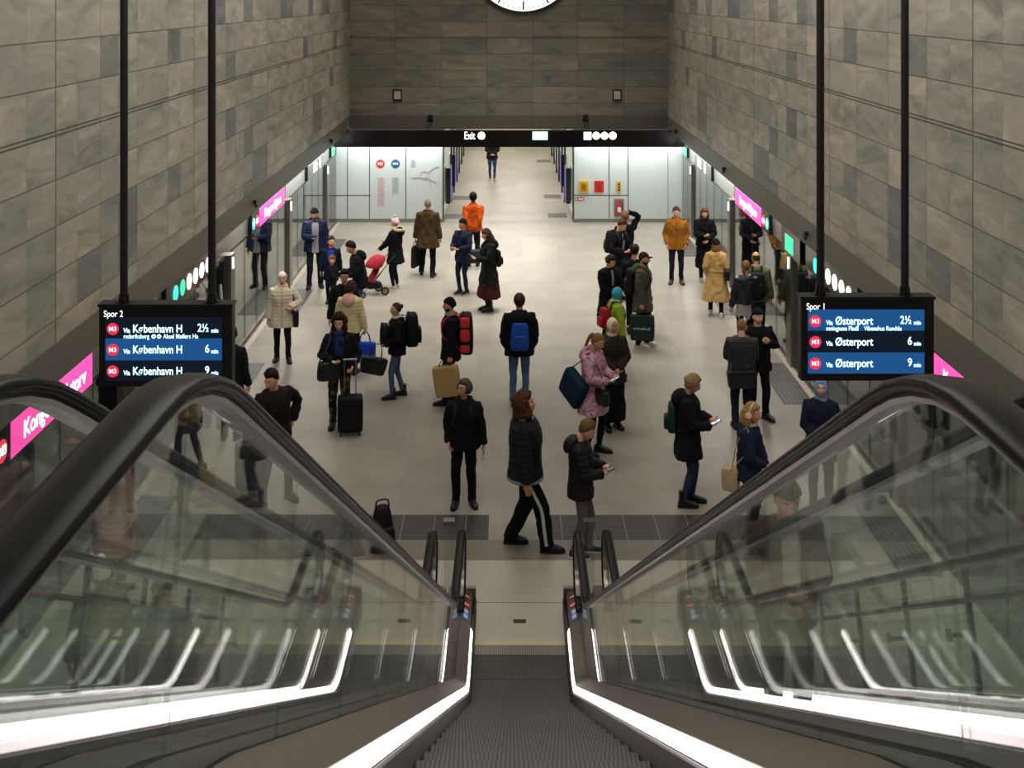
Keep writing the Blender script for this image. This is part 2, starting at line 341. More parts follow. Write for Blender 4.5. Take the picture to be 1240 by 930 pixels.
# ================================================================ the setting
YW = 32.95                                            # the white panel wall
XL, XR = -4.88, 5.04                                  # platform screen doors
WL, WR = AX - 4.56, AX + 4.56                         # stone walls
b = MB(); b.span((XL - .5, 13.3, -.3), (XR + .5, 50, 0)); struct('floor', b, M_floor)
b = MB(); b.span((XL - .5, 5.0, -.3), (XR + .5, 13.3, -.002)); struct('floor_landing', b, M_land)
k = 0
for sx, x in ((1, XL), (-1, XR)):
    b = MB(); b.span((x, 5.2, -.05), (x + sx * .13, 32.9, .006)); k += 1; struct('trim_%d' % k, b, M_edge)
    for y0 in (7.9, 12.85, 18.25, 23.35, 28.6):       # ribbed pads in front of the doors
        b = MB(); b.span((x + sx * .13, y0, -.04), (x + sx * .62, y0 + 2.05, .004)); k += 1; struct('trim_%d' % k, b, M_pad)
for x0, x1 in ((-3.75, -.215), (.46, 5.04 - 1.35)):   # ribbed band across the hall, open in the middle
    b = MB(); b.span((x0, 13.70, -.05), (x1, 14.36, .003)); k += 1; struct('trim_%d' % k, b, M_tact)
b = MB(); b.span((-3.75, 13.22, -.05), (4.0, 13.70, .002)); k += 1; struct('trim_%d' % k, b, M_grey)
for x, y in ((658.5, 195), (669, 238), (675, 261), (559, 239.5), (550, 262)):
    X, Y = G(x, y); b = MB(); b.span((X - .28, Y - .35, -.02), (X + .28, Y + .35, .003)); k += 1; struct('trim_%d' % k, b, M_pad)
# stone walls with a metal fascia at their foot
b = MB(); b.span((WL - .25, -6, 3.05), (WL, YW + .3, 10.5)); struct('wall_left', b, M_stone_side)
b = MB(); b.span((WR, -6, 3.05), (WR + .25, YW + .3, 10.5)); struct('wall_right', b, M_stone_side)
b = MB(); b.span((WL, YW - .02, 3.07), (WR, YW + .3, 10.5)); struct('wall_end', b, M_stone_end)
for nm, x0, x1 in (('left', WL - .28, WL + .012), ('right', WR - .012, WR + .28)):
    b = MB(); b.span((x0, -6, 2.66), (x1, YW, 3.05)); struct('baseboard_' + nm, b, M_fascia)
b = MB(); b.span((WL, YW - .05, 2.68), (WR, YW + .3, 3.07)); struct('baseboard_end', b, M_fascia)
b = MB(); b.span((WL - .25, -6, 10.5), (WR + .25, YW + .3, 10.7)); struct('ceiling', b, M_ceil)
b = MB(); b.span((XL - .6, -6.2, -.3), (XR + .6, -6, 10.7)); struct('wall_back', b, M_ceil)
b = MB(); b.span((WL - .6, YW + .02, 2.72), (WR + .6, 50, 2.86)); struct('ceiling_corridor', b, plain('ceiling_white', 'c8c4b8', .8))
# soffits above the platform doors
for nm, x0, x1 in (('left', XL - .25, WL - .20), ('right', WR + .20, XR + .25)):
    b = MB(); b.span((x0, -6, 2.68), (x1, YW, 2.75)); struct('soffit_' + nm, b, M_ceil)
# dark track behind the doors
for nm, x0, x1 in (('track_left', XL - 2.9, XL - 2.7), ('track_right', XR + 2.7, XR + 2.9)):
    b = MB(); b.span((x0, -6, -1.4), (x1, 50, 3.2)); struct('wall_' + nm, b, M_dark)
    xi = XL - .5 if 'left' in nm else XR + .5; xo = x1 if 'left' in nm else x0
    b = MB(); b.span((min(xi, xo), -6, -1.4), (max(xi, xo), 50, -1.2)); struct('floor_' + nm, b, M_dark)
# white panel rooms either side of the corridor
CL, CR = -1.79, 1.91
for nm, x0, x1 in (('left', XL, CL), ('right', CR, XR + .12)):
    b = MB(); b.span((x0, YW, .10), (x1, 49, 2.72)); struct('wall_panel_' + nm, b, M_white)
    b = MB(); b.span((x0, YW - .012, 0), (x1, 49, .10)); struct('baseboard_panel_' + nm, b, plain('base_grey', '7d7b74', .45))
b = MB(); b.span((CL - 3, 49, 0), (CR + 3, 49.2, 2.72)); struct('wall_corridor_end', b, plain('corridor_end', 'c9c0ae', .6))
def wx(x, s=42.3): return (x - VX) / s
def wz(y, s=42.15): return H - (y - YH) / s
k = 20
Mj = plain('joint_dark', '3a3d3d', .5)
def vj(x, y0=173, y1=266, t=.022):
    global k
    b = MB(); b.span((wx(x) - t / 2, YW - .006, wz(y1)), (wx(x) + t / 2, YW + .01, wz(y0))); k += 1; struct('trim_%d' % k, b, Mj)
def hj(x0, x1, y):
    global k
    b = MB(); b.span((wx(x0), YW - .006, wz(y) - .010), (wx(x1), YW + .01, wz(y) + .010)); k += 1; struct('trim_%d' % k, b, Mj)
for x in (420, 447, 491, 738, 761): vj(x)
vj(536.5, t=.05); vj(694.5, t=.05); vj(809.5, t=.012)
hj(404, 447, 236.5); hj(694, 761, 236.3)
# seams and dark posts along the corridor
for side, x in ((1, CL), (-1, CR)):
    for i, y in enumerate((36.2, 38.0, 40.2, 42.2, 44.4, 46.6)):
        p = empty('corridor_post', (x + side * .06, y, 0), '%s slim dark steel post along the %s corridor wall' % (('nearest', 'second', 'third', 'fourth', 'fifth', 'farthest')[i], 'left' if side > 0 else 'right'), 'post', 'slim posts along the corridor walls')
        b = MB(); b.span((-.03, -.035, .02), (.03, .035, 2.70)); b.build('shaft', M_dsteel, p, False)
        b = MB(); b.span((-.05, -.06, 0), (.05, .06, .02)); b.build('foot_plate', M_steel, p, False)
    for i, (y, hh) in enumerate(((33.9, 1.02), (36.9, 1.0))):
        p = empty('advert_screen', (x + side * .03, y, 1.05), '%s violet-lit advertising screen on the %s corridor wall' % (('nearer', 'farther')[i], 'left' if side > 0 else 'right'), 'screen', 'advertising screens in the corridor')
        b = MB(); b.span((0, -.42, -.62), (side * .13, .42, hh - .6)); b.build('casing', M_black, p, False)
        b = MB(); b.span((side * .13, -.37, -.57), (side * .137, .37, hh - .65)); b.build('display', emit('advert_violet', '3d2f96', .6), p, False)
# ================================================================ platform screen doors, bay by bay
ORD = ('nearest', 'second', 'third', 'fourth', 'fifth', 'sixth', 'seventh', 'eighth')
def psd(side, x, i, y0, y1):
    sd = 'left' if side > 0 else 'right'
    p = empty('platform_screen_door', (x, (y0 + y1) / 2, 0), '%s bay of the glass platform doors along the %s wall' % (ORD[i] if i < 5 else 'farthest', sd), 'platform door', 'glass platform screen doors')
    c = (x, (y0 + y1) / 2, 0)
    b = MB(); b.span((x - side * .02, y0, 1.96), (x - side * .30, y1 - .003, 2.677)); b.build('header', M_header if y1 < 27.5 else plain('header_grey', '9ea3a2', .3), p, False, c)
    b = MB(); b.span((x - side * .06, y0 + .002, 0), (x + side * .07, y0 + .30, 1.958))
    b.build('pillar', M_steel, p, False, c)
    b = MB(); xx = x + side * .078; b.span((xx - .008, y0 + .135, 1.70), (xx + .008, y0 + .165, 1.90)); b.build('status_light', M_wlit, p, False, c)
    n = 5; ys = [y0 + .31 + (y1 - y0 - .32) * j / n for j in range(n + 1)]
    for j in range(n):
        b = MB(); b.span((x - .008, ys[j] + .012, .05), (x + .008, ys[j + 1] - .012, 1.955)); b.build('glass_pane', M_psd, p, False, c)
    for j in range(1, n):
        b = MB(); b.span((x - .011, ys[j] - .009, .05), (x + .011, ys[j] + .009, 1.955)); b.build('mullion', M_dsteel, p, False, c)
    b = MB(); b.span((x - .03, y0 + .305, .004), (x + .03, y1 - .005, .05)); b.build('threshold', M_steel, p, False, c)
for side, x in ((1, XL), (-1, XR)):
    ys = [3.9, 9.2, 14.55, 20.05, 25.5, 30.8, 32.93]
    for i in range(6): psd(side, x, i, ys[i], ys[i + 1])
# ================================================================ escalators
LAND, ZI, TG = 4.95, 5.99, math.tan(R(30))             # upper landing height, nose line height at the camera, slope
def smin(a, b, k): h = max(0., min(1., .5 + .5 * (b - a) / k)); return b + (a - b) * h - k * h * (1 - h)
def smax(a, b, k): return -smin(-a, -b, k)
def prof(y, off, k=.16, lo=None):
    return smax((off if lo is None else lo), smin(LAND + off, ZI - TG * y + off + .03, k), k)
M_rubber = plain('handrail_rubber', '070606', .34, 0, .05, 8., 0, .14)
M_guide = plain('guide_metal', '8b8780', .3, .9, .02)
M_led = emit('led_strip', 'fff0f0', 4.5)
M_deck = brushed('escalator_deck', '8f887e', .36, (200, 3, 3))
M_skirt = plain('skirt_black', '131313', .4)
M_step = ribbed_mat('step_metal', '4a4742', .018, 0, .45, .008, .5)
M_comb = ribbed_mat('comb_plate', '8d887c', .018, 0, .4, .004, .6)
M_steppl = plain('landing_plate', 'a9a392', .42, .1, .05, 3.)
M_truss = plain('truss_cladding', '4b4843', .45, .6)
M_stick = plain('sticker_white', 'd9d6d2', .5)
YN = 11.80                                            # centre of the lower newel
def hr_path():
    ys = list(np.arange(-1.6, 1.0, .4)) + list(np.arange(1.0, 3.2, .1)) + list(np.arange(3.2, 9.2, .5)) + list(np.arange(9.2, 11.0, .1)) + [11.2, 11.5, YN]
    pts = [(y, prof(y, .957, .13)) for y in ys]
    zc, r = .957 - .33, .33
    pts += [(YN + r * math.sin(a), zc + r * math.cos(a)) for a in np.arange(.15, math.pi + .01, .15)]
    pts += [(YN - .25, zc - r)]
    return pts
def escalator(cx, side, label, lit=True):
    p = empty('escalator', (cx, 6., 0), label, 'escalator', 'escalators down to the platform', -.005); c = (cx, 6., 0)
    hp = hr_path()
    for s in (-1, 1):
        x = cx + s * .605
        b = MB(); b.tube([(x, y, z) for y, z in hp], [(.043, .0145)] * len(hp), 14, 0, (1, 0, 0), 2.8)
        hr = b.build('handrail', M_rubber, p, 'all', c)
        b = MB(); b.tube([(x, y, z - .021) if y <= YN and z > .7 else (x, YN + (y - YN) * .935, .62 + (z - .62) * .935) for y, z in hp[:-1]], [(.027, .010)] * (len(hp) - 1), 8, 0, (1, 0, 0), 4.)
        b.build('handrail_guide', M_guide, hr, True)
        # glass panels, joints square to the slope
        tops = [-1.6, -.6, .2, 1.13, 1.85, 2.8, 3.75, 4.7, 5.65, 6.6, 7.55, 8.5, 9.45, 10.4, 11.3]
        def bot(y):
            sl = (prof(y - .05, .6) - prof(y + .05, .6)) / .1
            return y - .62 * sl / (1 + sl * sl) * 1.0 if sl > .02 else y
        for a, e in zip(tops[:-1], tops[1:]):
            n = 6; rg = []
            for j in range(n + 1):
                yt = a + .004 + (e - a - .008) * j / n; yb = bot(a) + .004 + (bot(e) - bot(a) - .008) * j / n
                rg.append([(x - .006, yb, prof(yb, .27)), (x + .006, yb, prof(yb, .27)), (x + .006, yt, prof(yt, .925, .13)), (x - .006, yt, prof(yt, .925, .13))])
            b = MB(); b.loft(rg); b.build('glass_panel', M_glass, p, False, c)
        b = MB(); out = [(11.304, .22), (11.304, .925), (YN, .925)] + [(YN + .30 * math.sin(t), .625 + .30 * math.cos(t)) for t in np.arange(.2, math.pi - .25, .2)] + [(YN + .02, .22)]
        m = len(out); b.add([(x - .006, y, z) for y, z in out] + [(x + .006, y, z) for y, z in out], [tuple(range(m - 1, -1, -1)), tuple(range(m, 2 * m))] + [(i, (i + 1) % m, m + (i + 1) % m, m + i) for i in range(m)])
        b.build('glass_newel', M_glass, p, False, c)
        # inner deck sloping from the glass down to the light strip, outer deck, skirt
        ys = list(np.arange(-1.6, 1.4, .3)) + list(np.arange(1.4, 2.6, .15)) + list(np.arange(2.6, 9.4, .6)) + list(np.arange(9.4, 11.2, .1)) + [11.5, 11.95, 12.05]
        def strip(x0, z0, x1, z1, th, ys=ys):
            q = MB(); q.loft([[(cx + s * x0, y, prof(y, z0)), (cx + s * x1, y, prof(y, z1)), (cx + s * x1, y, prof(y, z1) - th), (cx + s * x0, y, prof(y, z0) - th)] for y in ys]); return q
        dk = strip(.598, .30, .492, .235, .20).build('inner_deck', M_deck, p, True, c)
        strip(.612, .30, .735, .29, .20).build('outer_deck', M_deck, p, True, c)
        strip(.600, .285, .610, .285, .02).build('glass_gasket', M_blackm, dk, True)
        yl = [y for y in ys if y < 11.35] + [11.38]
        strip(.489, .230, .470, .188, .012, yl).build('light_strip', M_led, p, True, c)
        strip(.470, .170, .452, .165, .26).build('skirt', M_skirt, p, True, c)
        b = MB(); b.span((cx + s * .46, 12.04, .0), (cx + s * .73, 12.10, .28)); b.build('end_cap', M_deck, p, False, c)
        b = MB(); b.loft([[(cx + s * .73, y, prof(y, .28)), (cx + s * .742, y, prof(y, .28)), (cx + s * .742, y, prof(y, -.95, .16, -.02)), (cx + s * .73, y, prof(y, -.95, .16, -.02))] for y in ys]); b.build('side_cladding', M_truss, p, True, c)
        # notices on the end of the inner deck
        def on(x0, y, up=.004): return (cx + s * x0, y, .235 + (x0 - .492) / .106 * .065 + up)
        if abs(cx - EX) < .1 or True:
            for ya, yb_, mt in ((11.86, 11.93, M_dred), (11.70, 11.78, M_redp), (11.45, 11.67, M_bluep)):
                rg = [[on(.507, y), on(.583, y), on(.583, y, .001), on(.507, y, .001)] for y in (ya, yb_)]
                b = MB(); b.loft(rg); nt_ = b.build('notice', mt, dk, False)
                for q in range(2 if mt is M_bluep else 1):
                    yy = ya + (yb_ - ya) * ((.3 + .42 * q) if mt is M_bluep else .5); b = MB()
                    w_ = .02 if mt is not M_redp else .028; hh_ = .035 if mt is M_bluep else .012
                    b.loft([[on(.545 - w_, y, .006), on(.545 + w_, y, .006), on(.545 + w_, y, .0045), on(.545 - w_, y, .0045)] for y in (yy - hh_, yy + hh_)]); b.build('pictogram', M_stick, nt_, False)
    # steps
    pitch = .405; y = 11.30; first = None; k = 0
    while y > .9:
        zt = prof(y - .2, -.03, .3, .006) if y < 10.6 else .006
        zt = smin(zt, LAND - .004, .05)
        if first is None:
            b = MB(); b.span((-.45, -.2, -.04), (.45, .2, 0)); b.loft([[(xx, .2 - .01 * q, zz) for xx, zz in ((-.45, -.04), (.45, -.04), (.45, -.235), (-.45, -.235))] for q in (0, 1)])
            first = b.build('step', M_step, p, False); o = first
        else:
            o = first.copy(); COL.objects.link(o)
        o.location = (0, y - .2 - 6., zt - 0); y -= pitch; k += 1
    b = MB(); b.span((cx - .452, 11.30, -.03), (cx + .452, 11.47, .009)); b.build('comb_plate', M_comb, p, False, c)
    b = MB(); b.span((cx - .59, 11.47, -.03), (cx + .59, 13.15, .004))
    pl = b.build('floor_plate', M_steppl, p, False, c)
    b = MB(); b.span((cx - .45, 11.47, .004), (cx + .45, 11.56, .006)); b.build('comb_edging', plain('comb_yellow', 'b5ab86', .5), pl, False, (0, 0, 0))
    b = MB(); b.span((cx - .065, 11.88, .004), (cx + .065, 11.95, .007)); b.build('lifting_cover', M_blackm, pl, False, (0, 0, 0))
    b = MB(); b.span((cx - .6, 12.28, .004), (cx + .6, 12.285, .0055)); b.build('plate_joint', M_dsteel, pl, False, (0, 0, 0))
    # truss underneath
    b = MB(); b.loft([[(cx - .73, y, prof(y, -.30, .16, -.25)), (cx + .73, y, prof(y, -.30, .16, -.25)), (cx + .73, y, prof(y, -.95, .16, -.30)), (cx - .73, y, prof(y, -.95, .16, -.30))] for y in ys]); b.build('truss', M_truss, p, True, c)
    b = MB(); b.span((cx - .45, -1.6, LAND - .05), (cx + .45, .9, LAND)); b.build('upper_plate', M_steppl, p, False, c)
    return p
EC = {'m': EX, 'l': EX - 1.51, 'r': EX + 1.51}
escalator(EC['m'], 0, 'middle escalator running straight down from the viewer between two glass balustrades')
escalator(EC['l'], -1, 'left escalator seen through the left glass balustrade of the middle one')
escalator(EC['r'], 1, 'right escalator seen through the right glass balustrade of the middle one')
# upper landing the escalators start from
b = MB(); b.span((XL + .3, -6, LAND - .4), (XR - .3, -1.6, LAND)); struct('floor_upper', b, M_land)
for s in (-1, 1):
    x0 = EX + .03 + s * .755
    p = empty('barrier_post', (x0, 12.35, 0), 'low steel and glass barrier between the newels, %s of the middle escalator' % ('left' if s < 0 else 'right'), 'barrier', 'barriers between the escalators')
    b = MB(); b.span((-.055, -.02, 0), (.055, .02, .82)); b.build('pane', M_glass, p, False)
    b = MB(); b.span((-.06, -.05, .82), (.06, .05, .86)); b.build('cap', M_steel, p, False)
    b = MB(); b.span((-.06, -.04, 0), (.06, .04, .05)); b.build('foot', M_steel, p, False)
# glass guards outside the outer escalators: rail, raked posts, disc brackets
for s in (-1, 1):
    x = EX + s * 2.44
    nm = 'left' if s < 0 else 'right'
    p = empty('guard_rail', (x, 6, 0), 'raked glass guard with dark posts outside the %s escalator' % nm, 'guard rail', 'glass guards beside the escalators', -.005); c = (x, 6, 0)
    ys = [2.6, 4., 6., 8., 9.6]
    b = MB(); b.tube([(x, y, prof(y, 1.02)) for y in ys], [(.022, .022)] * 5, 10); b.build('top_rail', M_steel, p, True, c)
    b = MB(); b.tube([(x, y, prof(y, .80)) for y in ys], [(.016, .016)] * 5, 8); b.build('lower_rail', M_dsteel, p, True, c)
    b = MB(); b.loft([[(x + s * .05, y - .25, prof(y, .05)), (x + s * .062, y - .25, prof(y, .05)), (x + s * .062, y, prof(y, .74)), (x + s * .05, y, prof(y, .74))] for y in ys]); b.build('glass_pane', M_glass, p, False, c)
    for y in (3.4, 4.4, 5.4, 6.4, 7.4, 8.4, 9.4):
        b = MB(); t = (x, y, prof(y, 1.0)); e = (x, y - .36, prof(y, 1.0) - .95); b.tube([t, e], [(.016, .026)] * 2, 6, 0, (1, 0, 0), 4.); po = b.build('post', M_dsteel, p, True, c)
        for f in (.34, .72):
            q = [t[i] + (e[i] - t[i]) * f for i in range(3)]
            b = MB(); b.tube([q, (q[0] - s * .12, q[1], q[2])], [.012, .012], 8); b.tube([(q[0] - s * .12, q[1], q[2]), (q[0] - s * .135, q[1], q[2])], [.032, .032], 14); b.build('bracket', M_blackm, po, True)
    # brackets are written in guard coordinates
for o in [o for o in bpy.data.objects if o.parent and o.parent.parent and o.name.split('.')[0] in ('bracket', 'handrail_guide', 'glass_gasket', 'notice', 'pictogram', 'comb_edging', 'lifting_cover', 'plate_joint')]:
    root = o
    while root.parent: root = root.parent
    o.data.transform(Matrix.Translation(-Vector(root.location)))
# ================================================================ departure boards on ceiling poles
YB = 10.6; sB = F / YB
def bx(x): return (x - VX) / sB
def bz(y): return H - (y - YH) / sB
M_row = emit('board_blue', '1c5590', .75); M_rowd = emit('board_dark', '0c1626', .7); M_bg = emit('board_ground', '05070b', .4)
M_txt = emit('board_text', 'c2ecff', 2.2); M_txtw = emit('board_white', 'ffffff', 1.3); M_badge = emit('badge_red', 'e0304e', 1.0); M_bdw = emit('badge_white', 'ffd8de', 1.4)
def board(x0, y0, x1, y1, poles, title, dest, via, rows, label):
    p = empty('departure_board', (bx((x0 + x1) / 2), YB, bz(y1)), label, 'departure board', 'hanging departure boards'); c = tuple(p.location)
    b = MB(); b.span((bx(x0), YB, bz(y1)), (bx(x1), YB + .12, bz(y0)))
    b.box((bx((x0 + x1) / 2), YB + .06, bz(y0) + .012), (bx(x1) - bx(x0) + .02, .16, .024)); b.build('housing', M_blackm, p, False, c)
    b = MB(); b.span((bx(x0 + 6), YB - .006, bz(y1 - 6)), (bx(x1 - 10), YB + .002, bz(y0 + 4))); sc = b.build('screen', M_bg, p, False, c)
    for i, q in enumerate(poles):
        b = MB(); X = bx(q); b.tube([(X, YB + .06, bz(y0)), (X, YB + .06, 10.5)], [.036, .036], 16); b.build('pole', M_blackm, p, True, c)
        b = MB(); b.tube([(X, YB + .06, bz(y0) + .02), (X, YB + .06, bz(y0) + .10)], [.052, .045], 16); b.tube([(X, YB + .06, bz(y0)), (X, YB + .06, bz(y0) + .03)], [.085, .085], 4); b.build('pole_socket', M_black, p, True, c)
    e = -.012; U = (0, 0, 1); Rt = (1, 0, 0)
    def tx(s, px, py, h, mat, nm, al='LEFT', bo=.0, xs=.80): return text(s, h / sB, (bx(px), YB + e, bz(py)), Rt, U, mat, nm, sc, c, al, .001, bo, xs)
    tx(title, x0 + 6, y0 + 9, 11, M_txtw, 'title_text')
    for i, (ya, yb, m, t) in enumerate(rows):
        b = MB(); b.span((bx(x0 + 8), YB - .009, bz(yb)), (bx(x1 - 12), YB - .006, bz(ya))); b.build('row', m, sc, False, c)
        ym = ya + 14 if i == 0 else (ya + yb) / 2 + .5
        b = MB(); disc(b, (bx(x0 + 17), YB - .012, bz(ym)), Rt, U, 7.2 / sB, 32, .003); b.build('line_badge', M_badge, sc, True, c)
        text('M3', 7.5 / sB, (bx(x0 + 17), YB - .015, bz(ym)), Rt, U, M_bdw, 'badge_text', sc, c, 'CENTER', .001, .001)
        tx('Via', x0 + 30, ym + 2, 8, M_txt, 'via_text', bo=.0006)
        tx(dest, x0 + 41, ym, 13.6, M_txt, 'destination_text', bo=.0012)
        tx(t, x1 - 27, ym - 1, 13.6, M_txtw if 0 else M_txt, 'minutes_text', 'RIGHT', .001); tx('min', x1 - 25, ym + 2, 7.4, M_txt, 'minute_unit_text', bo=.0006)
        if i == 0:
            tx(via[0], x0 + 30, ya + 23, 7.6, M_txt, 'via_stations_text', bo=.0003)
            tx(via[1], x0 + via[2], ya + 23, 7.6, M_txt, 'via_stations_text', bo=.0003)
            for q in range(via[3]):
                b = MB(); disc(b, (bx(x0 + 66.5 + 6.5 * q), YB - .012, bz(ya + 23)), Rt, U, 2.6 / sB, 20, .003); mk = b.build('interchange_mark', M_txt, sc, True, c)
                b = MB(); b.span((bx(x0 + 65 + 6.5 * q), YB - .014, bz(ya + 23.5)), (bx(x0 + 68 + 6.5 * q), YB - .0125, bz(ya + 22.5))); b.build('interchange_bar', M_rowd, sc, False, c)
board(120, 371, 281, 468, (147.5, 254.5), 'Spor 2', 'København H', ('rederiksberg', 'Aksel Møllers Ha', 78, 2), [(384, 409, M_rowd, '2½'), (409.5, 436, M_row, '6'), (436.5, 461, M_rowd, '9')], 'left departure board on two black poles headed Spor 2, trains via København H')
board(970, 362, 1131, 461, (995.5, 1098.5), 'Spor 1', 'Østerport', ('mningsens Plads', 'Vibenshus Rundde', 76, 0), [(374.5, 400, M_row, '2½'), (400.5, 426, M_rowd, '6'), (426.5, 452, M_row, '9')], 'right departure board on two black poles headed Spor 1, trains via Østerport')
# ================================================================ lit signs on the door headers
def hsign(side, name, label, cat, y0, y1, z0, z1, face, group=None, dep=.05):
    x = XL if side > 0 else XR
    p = empty(name, (x, (y0 + y1) / 2, z0), label, cat, group); c = tuple(p.location)
    b = MB(); b.span((x - side * .018, y0, z0), (x + side * dep, y1, z1)); b.build('casing', M_black, p, False, c)
    if face:
        b = MB(); b.span((x + side * dep, y0 + .03, z0 + .02), (x + side * (dep + .006), y1 - .03, z1 - .02)); b.build('face', face, p, False, c)
    return p, c, x + side * (dep + .008), (0, side, 0)
for side, sd in ((1, 'left'), (-1, 'right')):
    for nm, y0, y1 in (('near', 11.15, 13.4), ('far', 22.4, 25.0)):
        p, c, xf, rt = hsign(side, 'station_sign', 'pink lit station name sign over the %s platform doors, the %s one' % (sd, 'nearer' if nm == 'near' else 'farther'), 'station sign', y0, y1, 1.965, 2.36, M_pink, 'pink station name signs')
        ym_ = (y0 + y1) / 2 + side * .09
        text('Kongens', .25, (xf, ym_ - side * .03, 2.15), rt, (0, 0, 1), M_wlit, 'station_name', p, c, 'RIGHT', .002, .002)
        text('Nytorv', .25, (xf, ym_ + side * .06, 2.15), rt, (0, 0, 1), M_wlit, 'station_name', p, c, 'LEFT', .002, .002)
        yb = y0 - .55 if side > 0 else y1 + .25
        if nm == 'far': yb = y0 - .55
        p, c, xf, rt = hsign(side, 'line_sign', 'black sign with lit round line badges beside the %s pink sign on the %s wall' % ('nearer' if nm == 'near' else 'farther', sd), 'line sign', y0 - .62, y0 - .02, 1.965, 2.36, None, 'line badge signs')
        for q, (mt, s_) in enumerate(((M_teal, 'M'), (M_wlit, 'M3'))):
            b = MB(); disc(b, (xf, y0 - .46 + .29 * q, 2.14), rt, (0, 0, 1), .11, 28, .006); d_ = b.build('badge', mt if q == 0 else M_badge, p, True, c)
            text(s_, .13, (xf + side * .003, y0 - .46 + .29 * q, 2.14), rt, (0, 0, 1), M_wlit, 'badge_letter', p, c, 'CENTER', .001, .003)
    p, c, xf, rt = hsign(side, 'facility_sign', 'black sign with a row of lit round pictograms over the %s platform doors' % sd, 'facility sign', 16.3, 19.2, 1.965, 2.40, None, 'pictogram signs')
    for q in range(6):
        mt = (M_teal, M_green, M_amber, M_wlit, M_wlit, M_wlit)[q]; b = MB(); disc(b, (xf, 16.75 + .36 * q if side > 0 else 18.5 - .36 * q, 2.15), rt, (0, 0, 1), .12, 28, .006); b.build('pictogram', mt, p, True, c)
    p, c, xf, rt = hsign(side, 'emergency_exit_sign', 'green lit emergency exit sign at the far end of the %s door header' % sd, 'exit sign', 31.7, 32.2, 2.02, 2.30, M_green, 'green exit signs')
    p, c, xf, rt = hsign(side, 'exit_sign', 'white lit exit lettering on the %s door header near the panel wall' % sd, 'exit sign', 27.9, 30.3, 1.99, 2.36, M_header, 'header exit signs')
    text('Exit', .36, (xf, 28.7 if side > 0 else 29.9, 2.18), rt, (0, 0, 1), M_wlit, 'exit_text', p, c, 'LEFT', .002, .004)
    b = MB(); disc(b, (xf, 29.75 if side > 0 else 28.8, 2.17), rt, (0, 0, 1), .13, 28, .006); b.build('arrow_disc', M_wlit, p, True, c)
    p, c, xf, rt = hsign(side, 'emergency_exit_sign', 'green lit exit sign box %s' % ('between far pink sign and pictograms, right wall' if side < 0 else 'half hidden behind the left departure board'), 'exit sign', 19.3 if side < 0 else 14.5, 20.6 if side < 0 else 15.4, 1.965, 2.45, None, 'green exit signs', .10)
    b = MB(); ya = 19.75 if side < 0 else 14.7; b.span((xf - side * .01, ya, 2.02), (xf, ya + .55, 2.30)); b.build('lit_pane', M_green, p, False, c)
# ================================================================ sign band across the hall
p = empty('sign_band', (AX, 32.2, 2.25), 'long black gloss sign band across the hall below the end wall', 'sign band'); c = tuple(p.location)
b = MB(); b.span((XL + .02, 32.15, 2.26), (XR - .02, 32.35, 2.72)); b.build('panel', M_black, p, False, c)
sb = F / 32.15
def sx_(x): return (x - VX) / sb
def sz_(y): return H - (y - YH) / sb
text('Exit', .30, (sx_(562), 32.14, sz_(164.5)), (1, 0, 0), (0, 0, 1), M_wlit, 'exit_text', p, c, 'LEFT', .003, .002, .66)
def sdisc(x, r, mt, nm):
    b = MB(); disc(b, (sx_(x), 32.135, sz_(164.3)), (1, 0, 0), (0, 0, 1), r, 32, .012); return b.build(nm, mt, p, True, c)
d_ = sdisc(583, .105, M_wlit, 'arrow_disc')
b = MB(); b.span((sx_(583) - .055, 32.128, sz_(164.3) - .012), (sx_(583) + .055, 32.134, sz_(164.3) + .012)); b.build('arrow', M_blackm, p, False, c)
b = MB(); b.span((sx_(645), 32.13, sz_(169)), (sx_(663), 32.15, sz_(159.5))); b.build('exit_pictogram', emit('exit_green_bright', '9ffbe0', 4.), p, False, c)
b = MB(); b.span((sx_(707), 32.13, sz_(169)), (sx_(716), 32.15, sz_(160))); b.build('lift_pictogram', M_wlit, p, False, c)
for x, mt in ((722, M_wlit), (732, M_wlit), (742, emit('sign_warm', 'fff0c0', 5.))): sdisc(x, .105, mt, 'round_pictogram')
# ================================================================ end wall fittings
p = empty('wall_clock', (.49, YW - .05, 7.55), 'large round white-lit clock at the top of the end wall', 'clock'); c = tuple(p.location)
b = MB(); rg = [se_ring((c[0], YW - .02 - d, c[2]), (r, 0, 0), (0, 0, r), 64) for r, d in ((1.6, 0), (1.6, .10), (1.56, .12), (1.50, .12), (1.48, .08))]; b.loft(rg); b.build('rim', M_dsteel, p, True, c)
b = MB(); b.loft([se_ring((c[0], YW - .125 + .0 - d, c[2]), (1.49, 0, 0), (0, 0, 1.49), 64) for d in (0, .004)]); fc = b.build('dial', emit('clock_white', 'f2f4ff', 1.15), p, True, c)
for i in range(60):
    a = i * math.tau / 60; r0 = 1.20 if i % 5 == 0 else 1.36; t = .022 if i % 5 == 0 else .008
    u = np.array([math.sin(a), 0, math.cos(a)]); v = np.array([math.cos(a), 0, -math.sin(a)]); o = np.array([c[0], YW - .133, c[2]])
    b = MB(); q = [o + u * r0 + v * t, o + u * 1.45 + v * t, o + u * 1.45 - v * t, o + u * r0 - v * t]; b.loft([q, [w_ - np.array([0, .004, 0]) for w_ in q]]); b.build('minute_mark', M_blackm, fc, False, c)
